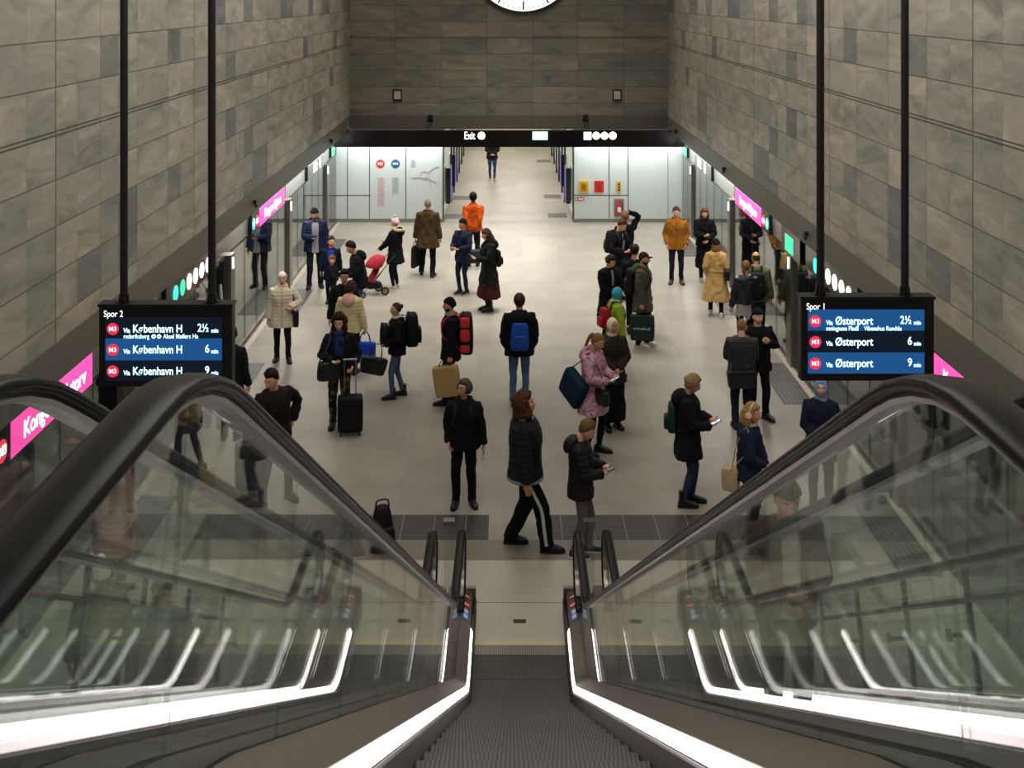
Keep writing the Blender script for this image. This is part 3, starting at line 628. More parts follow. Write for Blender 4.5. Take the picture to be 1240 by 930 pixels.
for nm, a, ln, t in (('minute_hand', R(118), 1.15, .035), ('hour_hand', R(255), .8, .05)):
    u = np.array([math.sin(a), 0, math.cos(a)]); v = np.array([math.cos(a), 0, -math.sin(a)]); o = np.array([c[0], YW - .145, c[2]])
    b = MB(); q = [o - u * .15 + v * t, o + u * ln + v * t, o + u * ln - v * t, o - u * .15 - v * t]; b.loft([q, [w_ - np.array([0, .008, 0]) for w_ in q]]); b.build(nm, M_blackm, fc, False, c)
for x, sd in ((481, 'left'), (747.5, 'right')):
    X, Z = wx(x), wz(115.5); p = empty('wall_lamp_box', (X, YW - .02, Z), 'small black framed box with a pale pane on the end wall, %s one' % sd, 'wall box', 'framed boxes on the end wall')
    b = MB(); b.span((-.13, -.05, -.17), (.13, 0, .17)); b.build('frame', M_blackm, p, False)
    b = MB(); b.span((-.095, -.056, -.10), (.095, -.05, .13)); b.build('pane', plain('box_pane', 'b5b2a6', .3), p, False)
for x, sd in ((521, 'left'), (709, 'right')):
    X = wx(x); p = empty('camera_dome', (X, YW - .06, 2.93), 'small black security camera below the stone of the end wall, %s one' % sd, 'camera', 'security cameras on the end wall')
    b = MB(); b.span((-.07, -.02, .02), (.07, .02, .16)); b.build('bracket', M_blackm, p, False)
    b = MB(); b.loft([se_ring((0, -.08, z), (r, 0, 0), (0, r, 0), 20) for z, r in ((.06, .085), (.0, .09), (-.05, .075), (-.09, .04), (-.105, .01))]); b.build('dome', M_black, p, True)
for side, xx, ys in ((1, WL + .012, (20.3, 29.)), (-1, WR - .012, (24.2, 17.6, 31.))):
    for i, y in enumerate(ys):
        p = empty('wall_camera', (xx, y, 2.85), '%s small black camera on the metal fascia of the %s wall' % (('nearer', 'farther', 'farthest')[i] if side > 0 else ('middle', 'nearest', 'farthest')[i], 'left' if side > 0 else 'right'), 'camera', 'cameras on the side fascias')
        b = MB(); b.box((side * .02, 0, 0), (.05, .06, .06)); b.build('bracket', M_blackm, p, False)
        b = MB(); b.tube([(side * .05, .02, 0), (side * .06, -.10, -.05)], [.035, .03], 12); b.build('body', M_black, p, True)
# ================================================================ panel wall: maps and safety points
def wthing(name, label, cat, x, y, g=None): return empty(name, (wx(x), YW - .004, wz(y)), label, cat, g)
p = wthing('line_poster', 'tall line diagram with red and blue round badges on the left panel wall', 'poster', 469, 222)
M_rose = plain('print_rose', 'd8a4ae', .5, 0, .02); M_greyp = plain('print_grey', 'a3aaaa', .5, 0, .02); M_redc = plain('print_red', 'cf2f36', .4, 0, .02); M_bluec = plain('print_blue', '14578c', .4, 0, .02); M_pw = plain('print_white', 'f1f1f0', .5, 0, .02); M_pwr = plain('print_halo', 'dfe6e8', .5, 0, .02)
cc = tuple(p.location)
for x, m, s_ in ((460, M_redc, 'M3'), (478.5, M_bluec, 'M4')):
    b = MB(); disc(b, (wx(x), YW - .006, wz(198.5)), (1, 0, 0), (0, 0, 1), .125, 32, .005); b.build('badge', m, p, True, cc)
    text(s_, .12, (wx(x), YW - .012, wz(198.5)), (1, 0, 0), (0, 0, 1), M_pw, 'badge_text', p, cc, 'CENTER', .001, .003)
b = MB(); b.span((wx(457), YW - .010, wz(250)), (wx(458.2), YW - .002, wz(215))); b.build('red_line', M_rose, p, False, cc)
b = MB(); b.span((wx(475), YW - .010, wz(236)), (wx(475.8), YW - .002, wz(215))); b.build('blue_line', M_greyp, p, False, cc)
for i in range(16):
    y = 215.5 + i * 2.2; ln = (5, 6.5, 4.4, 6)[i % 4]
    b = MB(); b.span((wx(459.2), YW - .008, wz(y + .45)), (wx(459.2 + ln), YW - .002, wz(y - .45))); b.build('station_name', M_rose if i != 9 else M_greyp, p, False, cc)
    if i < 9: b = MB(); b.span((wx(476.6), YW - .008, wz(y + .45)), (wx(476.6 + ln), YW - .002, wz(y - .45))); b.build('station_name', M_greyp, p, False, cc)
p = wthing('network_map', 'network map with a ring line on the panel next to the corridor', 'map', 514, 213); cc = tuple(p.location)
def ring(b, cx, cz, r, t, n=40):
    rg = []
    for i in range(n + 1):
        a = i * math.tau / n; rg.append([(cx + (r + d) * math.cos(a), yy, cz + (r + d) * math.sin(a)) for d, yy in ((-t, YW - .010), (t, YW - .010), (t, YW - .002), (-t, YW - .002))])
    b.loft(rg, 0, False)
b = MB(); ring(b, wx(513.5), wz(212.5), .12, .010); b.build('ring_line', M_rose, p, True, cc)
for i, (x0, y0, x1, y1) in enumerate(((497, 214.5, 518, 214.5), (518, 209, 524, 203.5), (520, 216, 521, 229), (518, 216, 529, 221), (524, 203, 531, 201.5))):
    b = MB(); b.tube([(wx(x0), YW - .013, wz(y0)), (wx(x1), YW - .013, wz(y1))], [.007, .007], 6); b.build('branch_line', M_greyp, p, True, cc)
for i in range(5):
    b = MB(); b.span((wx(497.5), YW - .007, wz(194 + i * 1.9 + .4)), (wx(502 + (i % 3)), YW - .002, wz(194 + i * 1.9 - .4))); b.build('legend_line', M_greyp, p, False, cc)
def plate(name, label, cat, x0, y0, x1, y1, m, dep=.05):
    p = wthing(name, label, cat, (x0 + x1) / 2, y1); cc = tuple(p.location)
    b = MB(); b.span((wx(x0), YW - dep, wz(y1)), (wx(x1), YW + .002, wz(y0))); b.build('casing', m, p, False, cc); return p, cc, dep
p, cc, d_ = plate('first_aid_box', 'yellow box on the right panel wall', 'safety box', 701.5, 219, 712.5, 233, M_yel)
b = MB(); b.span((wx(704), YW - .058, wz(230.5)), (wx(710), YW - .05, wz(222))); b.build('window', plain('amber_window', '9a6a12', .3), p, False, cc)
p, cc, d_ = plate('fire_alarm_plate', 'plain red square plate right of the yellow box', 'safety plate', 720, 219, 731.5, 233, M_redp, .02)
b = MB(); ring(b, wx(725.7), wz(226), .05, .008); 
b.v = [(x, y - .02, z) for x, y, z in b.v]; b.build('ring_mark', M_dred, p, True, cc)
p, cc, d_ = plate('call_point', 'narrow yellow emergency call point with three buttons', 'call point', 747.2, 219.5, 752, 232.5, M_yel, .04)
for q in range(3):
    b = MB(); disc(b, (wx(749.8), YW - .05, wz(222.5 + q * 3.5)), (1, 0, 0), (0, 0, 1), .028, 16, .012); b.build('button', M_blackm, p, True, cc)
p, cc, d_ = plate('notice_plate', 'small red notice with white lettering low on the right panel wall', 'notice', 696.3, 239.3, 707.5, 242.8, M_dred, .012)
b = MB(); b.span((wx(700.5), YW - .016, wz(241.9)), (wx(706.5), YW - .012, wz(240.2))); b.build('lettering', M_wpaint, p, False, cc)
b = MB(); b.span((wx(697), YW - .016, wz(241.9)), (wx(699), YW - .012, wz(240.2))); b.build('symbol', M_wpaint, p, False, cc)
p, cc, d_ = plate('extinguisher_cabinet', 'fire extinguisher cabinet set into the right panel wall', 'extinguisher cabinet', 744, 240.8, 756, 262, plain('cabinet_red', '8e6a66', .4), .03)
X = wx(750); Z0 = wz(261)
b = MB(); b.loft([se_ring((X, YW - .07, Z0 + z), (r, 0, 0), (0, r, 0), 20) for z, r in ((.02, .055), (.05, .06), (.30, .06), (.36, .035), (.38, .02), (.43, .02))]); b.build('cylinder', M_redp, p, True, cc)
b = MB(); b.tube([(X, YW - .07, Z0 + .42), (X + .08, YW - .07, Z0 + .38), (X + .085, YW - .07, Z0 + .12)], [.01, .01, .01], 8); b.build('hose', M_blackm, p, True, cc)
b = MB(); b.span((X - .05, YW - .135, Z0 + .12), (X + .05, YW - .128, Z0 + .26)); b.build('label_plate', M_wpaint, p, False, cc)
# ================================================================ people: builders
REM = []                                              # (object, voxel, smooth, wrinkle, quilt, extra MB)
def rotz(a): c, s = math.cos(a), math.sin(a); return np.array([[c, -s, 0], [s, c, 0], [0, 0, 1.]])
def rotx(a): c, s = math.cos(a), math.sin(a); return np.array([[1., 0, 0], [0, c, -s], [0, s, c]])
def roty(a): c, s = math.cos(a), math.sin(a); return np.array([[c, 0, s], [0, 1., 0], [-s, 0, c]])
SKIN = {'pale': 'd9a98f', 'fair': 'c9967a', 'tan': 'b5835f', 'brown': '6f4630'}
def skin_mat(k):
    key = ('skin', k)
    if key in _M: return _M[key]
    m, nt, b = nodes('skin_' + k); _M[key] = m; c = hexc(SKIN[k]); tc = N(nt, 'ShaderNodeTexCoord')
    nz = N(nt, 'ShaderNodeTexNoise', i_Scale=14., i_Detail=4.); L(nt, tc.outputs['Object'], nz.inputs[0])
    L(nt, mixc(nt, nz.outputs[0], (c[0] * .85, c[1] * .75, c[2] * .72), (min(1, c[0] * 1.12), c[1] * 1.1, c[2] * 1.08)), b.inputs['Base Color'])
    b.inputs['Roughness'].default_value = .5; b.inputs['Subsurface Weight'].default_value = .0; return m
# ---- head lattice
NT, NP = 44, 30
_th = np.array([math.pi * np.sign(s) * abs(s) ** 1.35 for s in np.linspace(-1, 1, NT + 1)[:-1]]) 
_ph = np.linspace(-math.pi / 2 + .06, math.pi / 2 - .06, NP)
TH, PH = np.meshgrid(_th, _ph)
DIR = np.stack([np.sin(TH) * np.cos(PH), -np.cos(TH) * np.cos(PH), np.sin(PH)], -1)
def head_base(fem=False):
    a, b, c = .074, .094, .115
    r = 1 / np.sqrt((DIR[..., 0] / a) ** 2 + (DIR[..., 1] / b) ** 2 + (DIR[..., 2] / c) ** 2)
    p = DIR * r[..., None]; t = np.clip(-p[..., 2] / c, 0, 1)
    p[..., 0] *= 1 - (.36 if fem else .27) * t ** 1.6
    y = p[..., 1]; p[..., 1] = np.where(y > 0, y * (1 - .5 * t), y * (1 + .0 * t) - .018 * t ** 1.5 * np.clip(-y / .05, 0, 1))
    p[..., 1] += .012 * np.clip(p[..., 2] / c, 0, 1)
    return p
def head_face(fem=False):
    p = head_base(fem).copy(); x, y, z = p[..., 0], p[..., 1].copy(), p[..., 2]; fr = np.clip(-y / .03, 0, 1)
    g = lambda u, s: np.exp(-(u / s) ** 2)
    d = -.024 * g(x, .0105) * g(z + .026, .017) - .011 * g(x, .009) * g(z - .002, .024)
    d += .010 * g(np.abs(x) - .032, .016) * g(z - .012, .012) - .005 * g(z - .034, .011) * g(x, .05)
    d += -.007 * g(x, .020) * g(z + .066, .013) + .004 * g(x, .024) * g(z + .0665, .0035) + .004 * g(x, .02) * g(z + .086, .007)
    d += -.008 * g(x, .020) * g(z + .104, .013) - .004 * g(np.abs(x) - .042, .018) * g(z + .02, .02)
    p[..., 1] += d * fr; return p
def grid_add(mb, P, mi=0, mfun=None):
    n, m = P.shape[:2]; vs = list(P.reshape(-1, 3)); fs = []
    for i in range(n - 1):
        for j in range(m): fs.append((i * m + j, i * m + (j + 1) % m, (i + 1) * m + (j + 1) % m, (i + 1) * m + j))
    b = len(vs); vs.append(P[0].mean(0)); vs.append(P[-1].mean(0))
    for j in range(m): fs.append((b, (j + 1) % m, j)); fs.append((b + 1, (n - 1) * m + j, (n - 1) * m + (j + 1) % m))
    o = len(mb.v); mb.add(vs, fs, mi)
    if mfun is not None:
        for k in range(len(mb.f) - len(fs), len(mb.f)):
            c = np.mean([mb.v[i] for i in mb.f[k]], axis=0); mb.m[k] = mfun(c)
def ellipsoid(mb, c, r, mi=0, n=12, m=8, rot=None):
    rg = []
    for i in range(m):
        f = -math.pi / 2 + math.pi * (i + .5) / m
        q = se_ring((0, 0, r[2] * math.sin(f)), (r[0] * math.cos(f), 0, 0), (0, r[1] * math.cos(f), 0), n)
        if rot is not None: q = q @ rot.T
        rg.append(q + np.array(c))
    mb.loft(rg, mi)
def sst(x): x = np.clip(x, 0, 1); return x * x * (3 - 2 * x)
AT = np.abs(TH) / math.pi * 180
def hairline(front, temple, side, back):
    return np.interp(AT, [0, 45, 68, 92, 120, 180], [front, front * .9 + temple * .1, temple, side, (side + back) / 2, back])
def shell(line, thick, soft=.018, fem=False, noise=0., seed=0, inset=.010):
    p = head_base(fem); m = sst((p[..., 2] - line) / soft + .5); t = thick if np.ndim(thick) else np.full(TH.shape, thick)
    if noise:
        q = np.sin(DIR @ np.array([31., 17, 23]) + seed) * np.sin(DIR @ np.array([-19., 37, 11]) + 2 * seed) + .6 * np.sin(DIR @ np.array([57., -41, 63]) + seed)
        q2 = np.sin(DIR @ np.array([71., 33, 9]) + seed * 3) * np.sin(DIR @ np.array([-47., 61, 15]) + seed)
        t = t + noise * (q + .8 * q2)
    return p + DIR * (m * (t + inset) - inset)[..., None]
def two_bone(a, t, l1, l2, pole):
    a = np.array(a, float); t = np.array(t, float); d = t - a; D = np.linalg.norm(d)
    if D > (l1 + l2) * .998: t = a + d / D * (l1 + l2) * .998; d = t - a; D = np.linalg.norm(d)
    x = (l1 * l1 - l2 * l2 + D * D) / (2 * D); h = math.sqrt(max(1e-6, l1 * l1 - x * x)); u = d / D
    pl = np.array(pole, float); pl = pl - u * np.dot(pl, u); pl /= (np.linalg.norm(pl) + 1e-9)
    return a + u * x + pl * h, t
ARMS = {  # wrist target, elbow pole, curl
    'down': ((.275, -.03, .865), (.3, 1., .0), .55), 'hold': ((.285, -.02, .855), (.4, 1., 0), 1.5),
    'pocket': ((.205, -.09, .92), (.45, 1., 0), .9), 'phone': ((.06, -.29, 1.13), (.55, .1, -1.), 1.15),
    'phone2': ((.10, -.27, 1.10), (.6, .1, -1.), 1.2), 'clasp': ((.035, -.20, 1.00), (.9, .3, -.2), 1.0),
    'strap': ((.13, -.17, 1.26), (.7, .2, -1.), 1.4), 'hip': ((.20, -.02, .99), (1., .6, .2), .8),
    'head': ((.10, -.02, 1.735), (1., -.1, .2), .6), 'behind': ((.03, .17, .93), (1., .8, 0), .9),
    'front': ((.16, -.34, 1.0), (.5, .3, -1.), .9), 'reach': ((.22, -.46, .93), (.5, .5, -1.), 1.3), 'back': ((.27, .10, .88), (.3, 1., 0), .6), 'swing': ((.26, -.20, .90), (.3, 1., 0), .6),
    'handle': ((.20, -.16, .90), (.6, .9, 0), 1.5), 'arm_bag': ((.13, -.22, 1.03), (.7, .4, -.6), 1.2)}
def build_hand(mb, wrist, d, palm_n, side, curl, k, mi=0):
    d = np.array(d); d = d / np.linalg.norm(d); n = palm_n - d * np.dot(palm_n, d); n = n / (np.linalg.norm(n) + 1e-9); x = np.cross(d, n)
    x = x * side
    w = np.array(wrist)
    rg = [se_ring(w + d * s * k, x * a * k, n * c * k, 12, 2.8) for s, a, c in ((-.03, .026, .021), (.0, .028, .019), (.03, .037, .017), (.06, .043, .016), (.088, .042, .013))]
    mb.loft(rg, mi)
    for i, ln in enumerate((.072, .080, .075, .058)):
        px = (.031 - .0205 * i); o = w + d * .084 * k + x * px * k; pts = [o - d * .015 * k, o]; ang = 0; q = o; c = curl * (1 + .08 * i)
        for sg, f in enumerate((.45, .32, .23)):
            ang += c * (.55, .62, .45)[sg] * .9; dd = d * math.cos(ang) + n * math.sin(ang); q = q + dd * ln * f * k; pts.append(q)
        mb.tube(pts, [r * k for r in (.0095, .0098, .0090, .0082, .0062)], 7, mi)
    o = w + d * .028 * k + x * .030 * k; t1 = o + (d * .55 + x * .62 + n * .35) * .034 * k; t2 = t1 + (d * .8 + x * .05 + n * (.35 + .3 * curl)) * .030 * k; t3 = t2 + (d * .8 - x * .25 * curl + n * .45 * curl) * .024 * k
    mb.tube([o - d * .012 * k - x * .010 * k, o, t1, t2, t3], [r * k for r in (.012, .0135, .0115, .0100, .0070)], 8, mi)
    return w + d * .085 * k + n * .02 * k
class Ctx: pass
def person(foot, h, rot, label, group=None, z0=0., lean=0, armL='down', armR='down', legs=((.10, .0, 8), (-.10, .0, -8)), head=(0, 0, 0), skin='fair', hair=('short', '2b211b'), hat=None,
           top=('jacket', '17181b', .84), quilt=0., thick=.022, flare=0., tkind='plain', collar=None, hood=None, inner=None, zipc=None, bottom=('trousers', '15161a', 1.), shoes=('141414', '1d1d1d'), boots=0., scarf=None,
           glasses=False, beard=None, fem=False, girth=1., hs=1., drop=None, cuffs=True, hem=None, stripe=None, belt=None, side=0., roll=0.):
    k = h / 1.75; X, Y = foot; P = empty('person', (X, Y, z0), label, 'person', group, R(rot)); c = Ctx(); c.P = P; c.k = k
    M = Matrix.Translation((X, Y, z0)) @ Matrix.Rotation(R(rot), 4, 'Z'); c.M = M; c.group = group
    la = R(lean); sa = R(side)
    if drop is None: drop = max(0., max(.5 * ((f[1]) ** 2 + (abs(f[0]) - .09) ** 2) / .85 for f in legs) - .005)
    def T(p):
        p = np.array(p, float); sh = p.shape; p = p.reshape(-1, 3).copy(); w = np.clip((p[:, 2] - .93) / .25, 0, 1); w = w * w * (3 - 2 * w)
        a = la * w; dz = p[:, 2] - .95; y = p[:, 1].copy(); p[:, 1] = y * np.cos(a) - dz * np.sin(a); p[:, 2] = .95 + y * np.sin(a) + dz * np.cos(a)
        s_ = sa * w; dz = p[:, 2] - .95; x = p[:, 0].copy(); p[:, 0] = x * np.cos(s_) + dz * np.sin(s_); p[:, 2] = .95 - x * np.sin(s_) + dz * np.cos(s_)
        p[:, 2] -= drop * np.clip(p[:, 2] / .9, 0, 1); return p.reshape(sh)
    c.T = lambda p: T(p) * k
    def rings(prof, t=0., n=26, gx=1.):
        out = []
        for z, a, b, y in prof: out.append(T(se_ring((0, y, z), ((a * girth + t) * gx, 0, 0), (0, b * girth + t, 0), n, 2.25)) * k)
        return out
    wst = .86 if fem else 1.
    # ---- joints
    joints = {}
    for sd, spec in ((1, armL), (-1, armR)):
        tgt, pole, curl = ARMS[spec] if isinstance(spec, str) else spec
        S = T((sd * .178 * (girth * .3 + .7) * (.93 if fem else 1), .008, 1.395)); Wt = T((sd * tgt[0], tgt[1], tgt[2])); E, Wt = two_bone(S, Wt, .285, .255, (sd * pole[0], pole[1], pole[2]))
        joints[sd] = (S, E, Wt, curl, spec)
    LG = {}
    for sd, (fx, fy, hd) in zip((1, -1), legs):
        Hp = np.array([sd * .088, .0, .925 - drop]); An = np.array([fx, fy, .085]); Kn, An = two_bone(Hp, An, .435, .42, (sd * .08, -1., 0)); LG[sd] = (Hp, Kn, An, hd)
    sm = skin_mat(skin)
    # ---- body: one continuous surface, the head and the hands belong to it
    b = MB()
    b.loft(rings([(1.44, .085, .06, .01), (1.41, .150, .075, .01), (1.35, .165, .09, .0), (1.27, .160, .098, -.004), (1.08, .128 * wst, .088, 0), (.95, .150, .10, 0), (.86, .150, .10, .0), (.80, .11, .08, 0)]))
    nk = T((0, .012, 1.42)); nk2 = T((0, -.012, 1.56)); b.tube([nk * k, (nk + nk2) / 2 * k, nk2 * k], [.060 * k, .054 * k * (.9 if fem else 1.05), .052 * k * (.9 if fem else 1.)], 14)
    for sd in (1, -1):
        S, E, Wt, curl, _ = joints[sd]; b.tube([T((sd * .12, .01, 1.39)) * k, S * k, (S + E) / 2 * k, E * k, (E * .6 + Wt * .4) * k, Wt * k, (Wt + (Wt - E) * .05) * k], [v * k for v in (.05, .052, .045, .038, .038, .028, .026)], 10)
        Hp, Kn, An, hd = LG[sd]; b.tube([Hp * k, (Hp + Kn) / 2 * k, Kn * k, (Kn * .65 + An * .35) * k, An * k], [v * k for v in (.078, .066, .042, .042, .030)], 12)
        f = rotz(R(hd)); b.tube([(An + f @ np.array([0, .02, -.02])) * k, (An + f @ np.array([0, -.08, -.045])) * k, (An + f @ np.array([0, -.15, -.055])) * k], [(.036 * k, .032 * k), (.036 * k, .024 * k), (.03 * k, .016 * k)], 10)
    body = b.build('body', [sm, plain('eye_white', 'd8d4cc', .25), plain('iris_dark', '2a2018', .2), plain('lip_' + skin, tuple(v * f for v, f in zip(hexc(SKIN[skin]), (.72, .5, .48))), .45), cloth(hair[1], 'hair')], P)
    ex = MB()
    HM = rotz(R(head[0])) @ rotx(R(head[1]) + la * .6) @ roty(R(head[2]) + sa * .5); piv = T((0, -.006, 1.515)); c.HM = HM
    hk = k * hs
    def HT(p): return (np.array(p) + np.array([0, -.016, .108])) * hk @ HM.T + piv * k
    c.HT = HT
    hm = MB(); fc = head_face(fem)
    grid_add(hm, fc, 0, lambda q: 3 if (abs(q[0]) < .023 and -.0775 < q[2] < -.0575 and q[1] < -.05) else 0)
    for s in (-1, 1):
        ellipsoid(hm, (s * .031, -.0695, .012), (.0125, .0115, .0105), 1); ellipsoid(hm, (s * .031, -.0782, .012), (.0052, .0035, .0052), 2, 8, 6)
        hm.tube([(s * .016, -.092, .032), (s * .032, -.090, .037), (s * .047, -.076, .033)], [(.004, .0035)] * 3, 6, 4)
        hm.loft([se_ring((s * (.0715 + q), .006 + q * .3, -.006), (0, ra, 0), (0, .0, rb), 14) for q, ra, rb in ((-.006, .012, .022), (.004, .018, .030), (.009, .019, .032), (.010, .012, .024))])
    o = len(ex.v); hv = HT(np.array(hm.v)); ex.add(hv, hm.f); ex.m[-len(hm.f):] = hm.m
    c.grip = {}; c.wr = {}
    for sd in (1, -1):
        S, E, Wt, curl, spec = joints[sd]; d = (Wt - E) / np.linalg.norm(Wt - E)
        nrm = np.array([-sd, -.15, .0]) if d[2] < -.6 else (np.array([-.35 * sd, 0, 1.]) if d[1] < -.3 or abs(d[0]) > .5 else np.array([0, -1., 0]))
        if spec == 'head': nrm = np.array([0, .0, -1.]); d = np.array([-sd * .9, -.1, .15])
        if spec in ('phone', 'phone2', 'front'): d = d + np.array([0, -.3, .15]); 
        if spec == 'strap': nrm = np.array([0, 1., 0])
        c.grip[sd] = build_hand(ex, Wt * k, d, nrm, sd, curl, k * .98); c.wr[sd] = Wt * k
    REM.append((body, .0135 * k, 3, 0., 0., ex))
    # ---- lower clothes
    if bottom[0] in ('trousers', 'leggings'):
        wd = bottom[2]; b = MB()
        b.loft(rings([(1.03, .150 * (wst * .5 + .5), .105, 0), (.95, .165, .113, 0), (.88, .168, .115, .004), (.80, .150, .10, .005), (.77, .10, .07, 0)], .004))
        for sd in (1, -1):
            Hp, Kn, An, hd = LG[sd]; q = [Hp, Hp * .55 + Kn * .45, Kn, Kn * .55 + An * .45, An * .93 + Kn * .07, An + np.array([0, 0, -.03 if boots == 0 else .02])]
            rr = (.090, .082, .062 * wd + .004, .056 * wd + .003, .050 * wd + .004, .054 * wd + .006) if bottom[0] == 'trousers' else (.086, .074, .054, .054, .040, .040)
            b.tube([v * k for v in q], [v * k for v in rr], 14)
        tr = b.build(bottom[0], cloth(bottom[1], bottom[3] if len(bottom) > 3 else 'plain'), P); REM.append((tr, .0135 * k, 3, .009 * k if bottom[0] == 'trousers' else .002, 0., None))
        if stripe:
            for sd in (1, -1):
                Hp, Kn, An, hd = LG[sd]
                for dy in (-.012, .0, .012):
                    q = [v + np.array([sd * (r * wd + .012), dy, 0]) for v, r in ((Hp * .9 + Kn * .1, .078), (Hp * .5 + Kn * .5, .073), (Kn, .060), (Kn * .5 + An * .5, .057), (An * .95 + Kn * .05, .053))]
                    s = MB(); s.tube([v * k for v in smooth_path(q, 4)], [(.006 * k, .0035 * k)] * 17, 6, 0, (0, 1, 0)); s.build('stripe', cloth(stripe), tr)
    else:                                                # skirt
        zb = bottom[2]; b = MB(); fl = bottom[4] if len(bottom) > 4 else .10
        b.loft(rings([(1.04, .135, .10, 0), (.95, .17, .12, 0), (.80, .18 + fl * .2, .125 + fl * .25, 0), (.62, .185 + fl * .5, .13 + fl * .6, 0), (zb, .19 + fl, .135 + fl, 0), (zb - .005, .17 + fl, .12 + fl, 0)], .006))
        sk = b.build('skirt', cloth(bottom[1], bottom[3] if len(bottom) > 3 else 'plain'), P); REM.append((sk, .0135 * k, 3, .014 * k, 0., None))
        b = MB()
        for sd in (1, -1):
            Hp, Kn, An, hd = LG[sd]; b = MB(); b.tube([v * k for v in (Hp, (Hp + Kn) / 2, Kn, (Kn + An) / 2, An)], [v * k for v in (.084, .074, .056, .054, .040)], 12); b.build('stocking', cloth('17161a'), P)
    # ---- shoes
    for sd in (1, -1):
        Hp, Kn, An, hd = LG[sd]; f = rotz(R(hd)); up = boots
        def fp(p): return (np.array([An[0], An[1], An[2] - .085]) + np.array(p) @ f.T) * k
        b = MB(); rg = []
        for y, w_, ht in ((.072, .022, .05), (.062, .034, .085), (.03, .040, .105), (-.015, .041, .108), (-.06, .043, .082), (-.11, .047, .064), (-.155, .044, .050), (-.185, .032, .040), (-.198, .014, .030)):
            rg.append([fp(q) for q in se_ring((0, y, .018 + ht / 2 - .004), (w_, 0, 0), (0, 0, ht / 2), 14, 2.8)])
        b.loft(rg)
        if up: b.tube([fp((0, .012, .07)), fp((0, .016, .12 + up * .4)), fp((0, .014, .10 + up))], [(.044 * k, .048 * k), (.042 * k, .046 * k), (.046 * k, .050 * k)], 14)
        sh = b.build('boot' if up else 'shoe', cloth(shoes[0], 'leather'), P)
        b = MB(); out = [(.078, .024), (.066, .037), (.03, .043), (-.03, .043), (-.10, .050), (-.155, .047), (-.19, .033), (-.206, .012)]
        ol = [(w_, y) for y, w_ in out] + [(-w_, y) for y, w_ in out[::-1]]
        b.loft([[fp((x * g, y, z)) for x, y in ol] for z, g in ((.0, .97), (.020, 1.), (.026, .97))]); b.build('sole', cloth(shoes[1], 'leather'), sh)
        if len(shoes) > 2:
            b = MB()
            for q in range(3): b.tube([fp((-.022, -.045 - .028 * q, .098 - .012 * q)), fp((.0, -.048 - .028 * q, .106 - .012 * q)), fp((.022, -.045 - .028 * q, .098 - .012 * q))], [.0045 * k] * 3, 6)
            b.build('laces', cloth(shoes[2]), sh)
    # ---- upper clothes
    kind, tcol, zh = top; t = thick
    pr = [(1.475, .078, .070, .012), (1.445, .120, .086, .010), (1.41, .176, .100, .008), (1.35, .186, .116, .0), (1.26, .180, .126, -.006), (1.10, .160 * (wst * .6 + .4), .116, 0), (1.00, .166 * (wst * .4 + .6), .122, 0), (.92, .176, .128, 0)]
    pr = [q for q in pr if q[0] > zh + .02]
    if zh < .90:
        nst = max(2, int((.92 - zh) / .09)) 
        for i in range(1, nst + 1):
            f_ = i / nst; z = .92 + (zh - .92) * f_; pr.append((z, .176 + flare * f_ + .012 * min(1, f_ * 2), .130 + flare * f_ * .9 + .01 * f_, 0.))
    else: pr.append((zh, .172, .125, 0))
    tk = tkind
    b = MB(); b.loft(rings(pr, t))
    for sd in (1, -1):
        S, E, Wt, curl, _ = joints[sd]; mid = T((sd * .10, .008, 1.37)); dE = (Wt - E) / np.linalg.norm(Wt - E)
        pts = [mid, S + np.array([0, 0, -.005]), (S + E) / 2, E, (E + Wt) / 2, Wt * .96 + E * .04, Wt + dE * .012]
        b.tube([v * k for v in pts], [(v + t * .8) * k for v in (.062, .062, .055, .048, .043, .036, .035)], 14)
    tp = b.build(kind, cloth(tcol, tk), P); REM.append((tp, .0135 * k, 4, (.006 if quilt else .015) * k, quilt * 1.6 * k, None)); c.top = tp
    def sector(prf, off, a0, a1, n=9):
        out = []
        for z, a, d_, y in prf:
            rr = []
            for o_ in (off, off - .03):
                an = [a0 + (a1 - a0) * i / (n - 1) for i in range(n)]
                if o_ != off: an = an[::-1]
                e = 2 / 2.25
                for q in an:
                    x_, y_ = math.sin(q), -math.cos(q); rr.append((np.sign(x_) * abs(x_) ** e * (a * girth + t + o_), y + np.sign(y_) * abs(y_) ** e * (d_ * girth + t + o_), z))
            out.append(T(rr) * k)
        s = MB(); s.loft(out); return s
    fine = []
    for i in range(len(pr) - 1):
        for j in range(3):
            f_ = j / 3; fine.append(tuple(pr[i][q] * (1 - f_) + pr[i + 1][q] * f_ for q in range(4)))
    fine.append(pr[-1]); fine = [q for q in fine if q[0] < 1.455]
    if inner:                                             # open front showing what is worn below
        ic, a_ = inner[:2]; lo = inner[2] if len(inner) > 2 else zh + .02
        sector([q for q in fine if q[0] > lo], .006, -R(a_) , R(a_)).build('shirt', cloth(ic), P)
    if zipc: sector([q for q in fine if q[0] > zh + .01], .005, -R(2.2), R(2.2), 4).build('zip', cloth(zipc), tp)
    if hem:
        z = zh; b = MB(); b.loft(rings([(z + .02, pr[-1][1] + .004, pr[-1][2] + .004, 0), (z - .012, pr[-1][1] + .003, pr[-1][2] + .003, 0), (z - .024, pr[-1][1] - .01, pr[-1][2] - .01, 0)], t)); b.build('hem_band', cloth(hem, 'knit'), P)
    if belt: b = MB(); b.loft(rings([(1.06, .163, .118, 0), (1.055, .172, .126, 0), (1.02, .174, .128, 0), (1.015, .165, .12, 0)], t + .006)); b.build('belt', cloth(belt), tp)
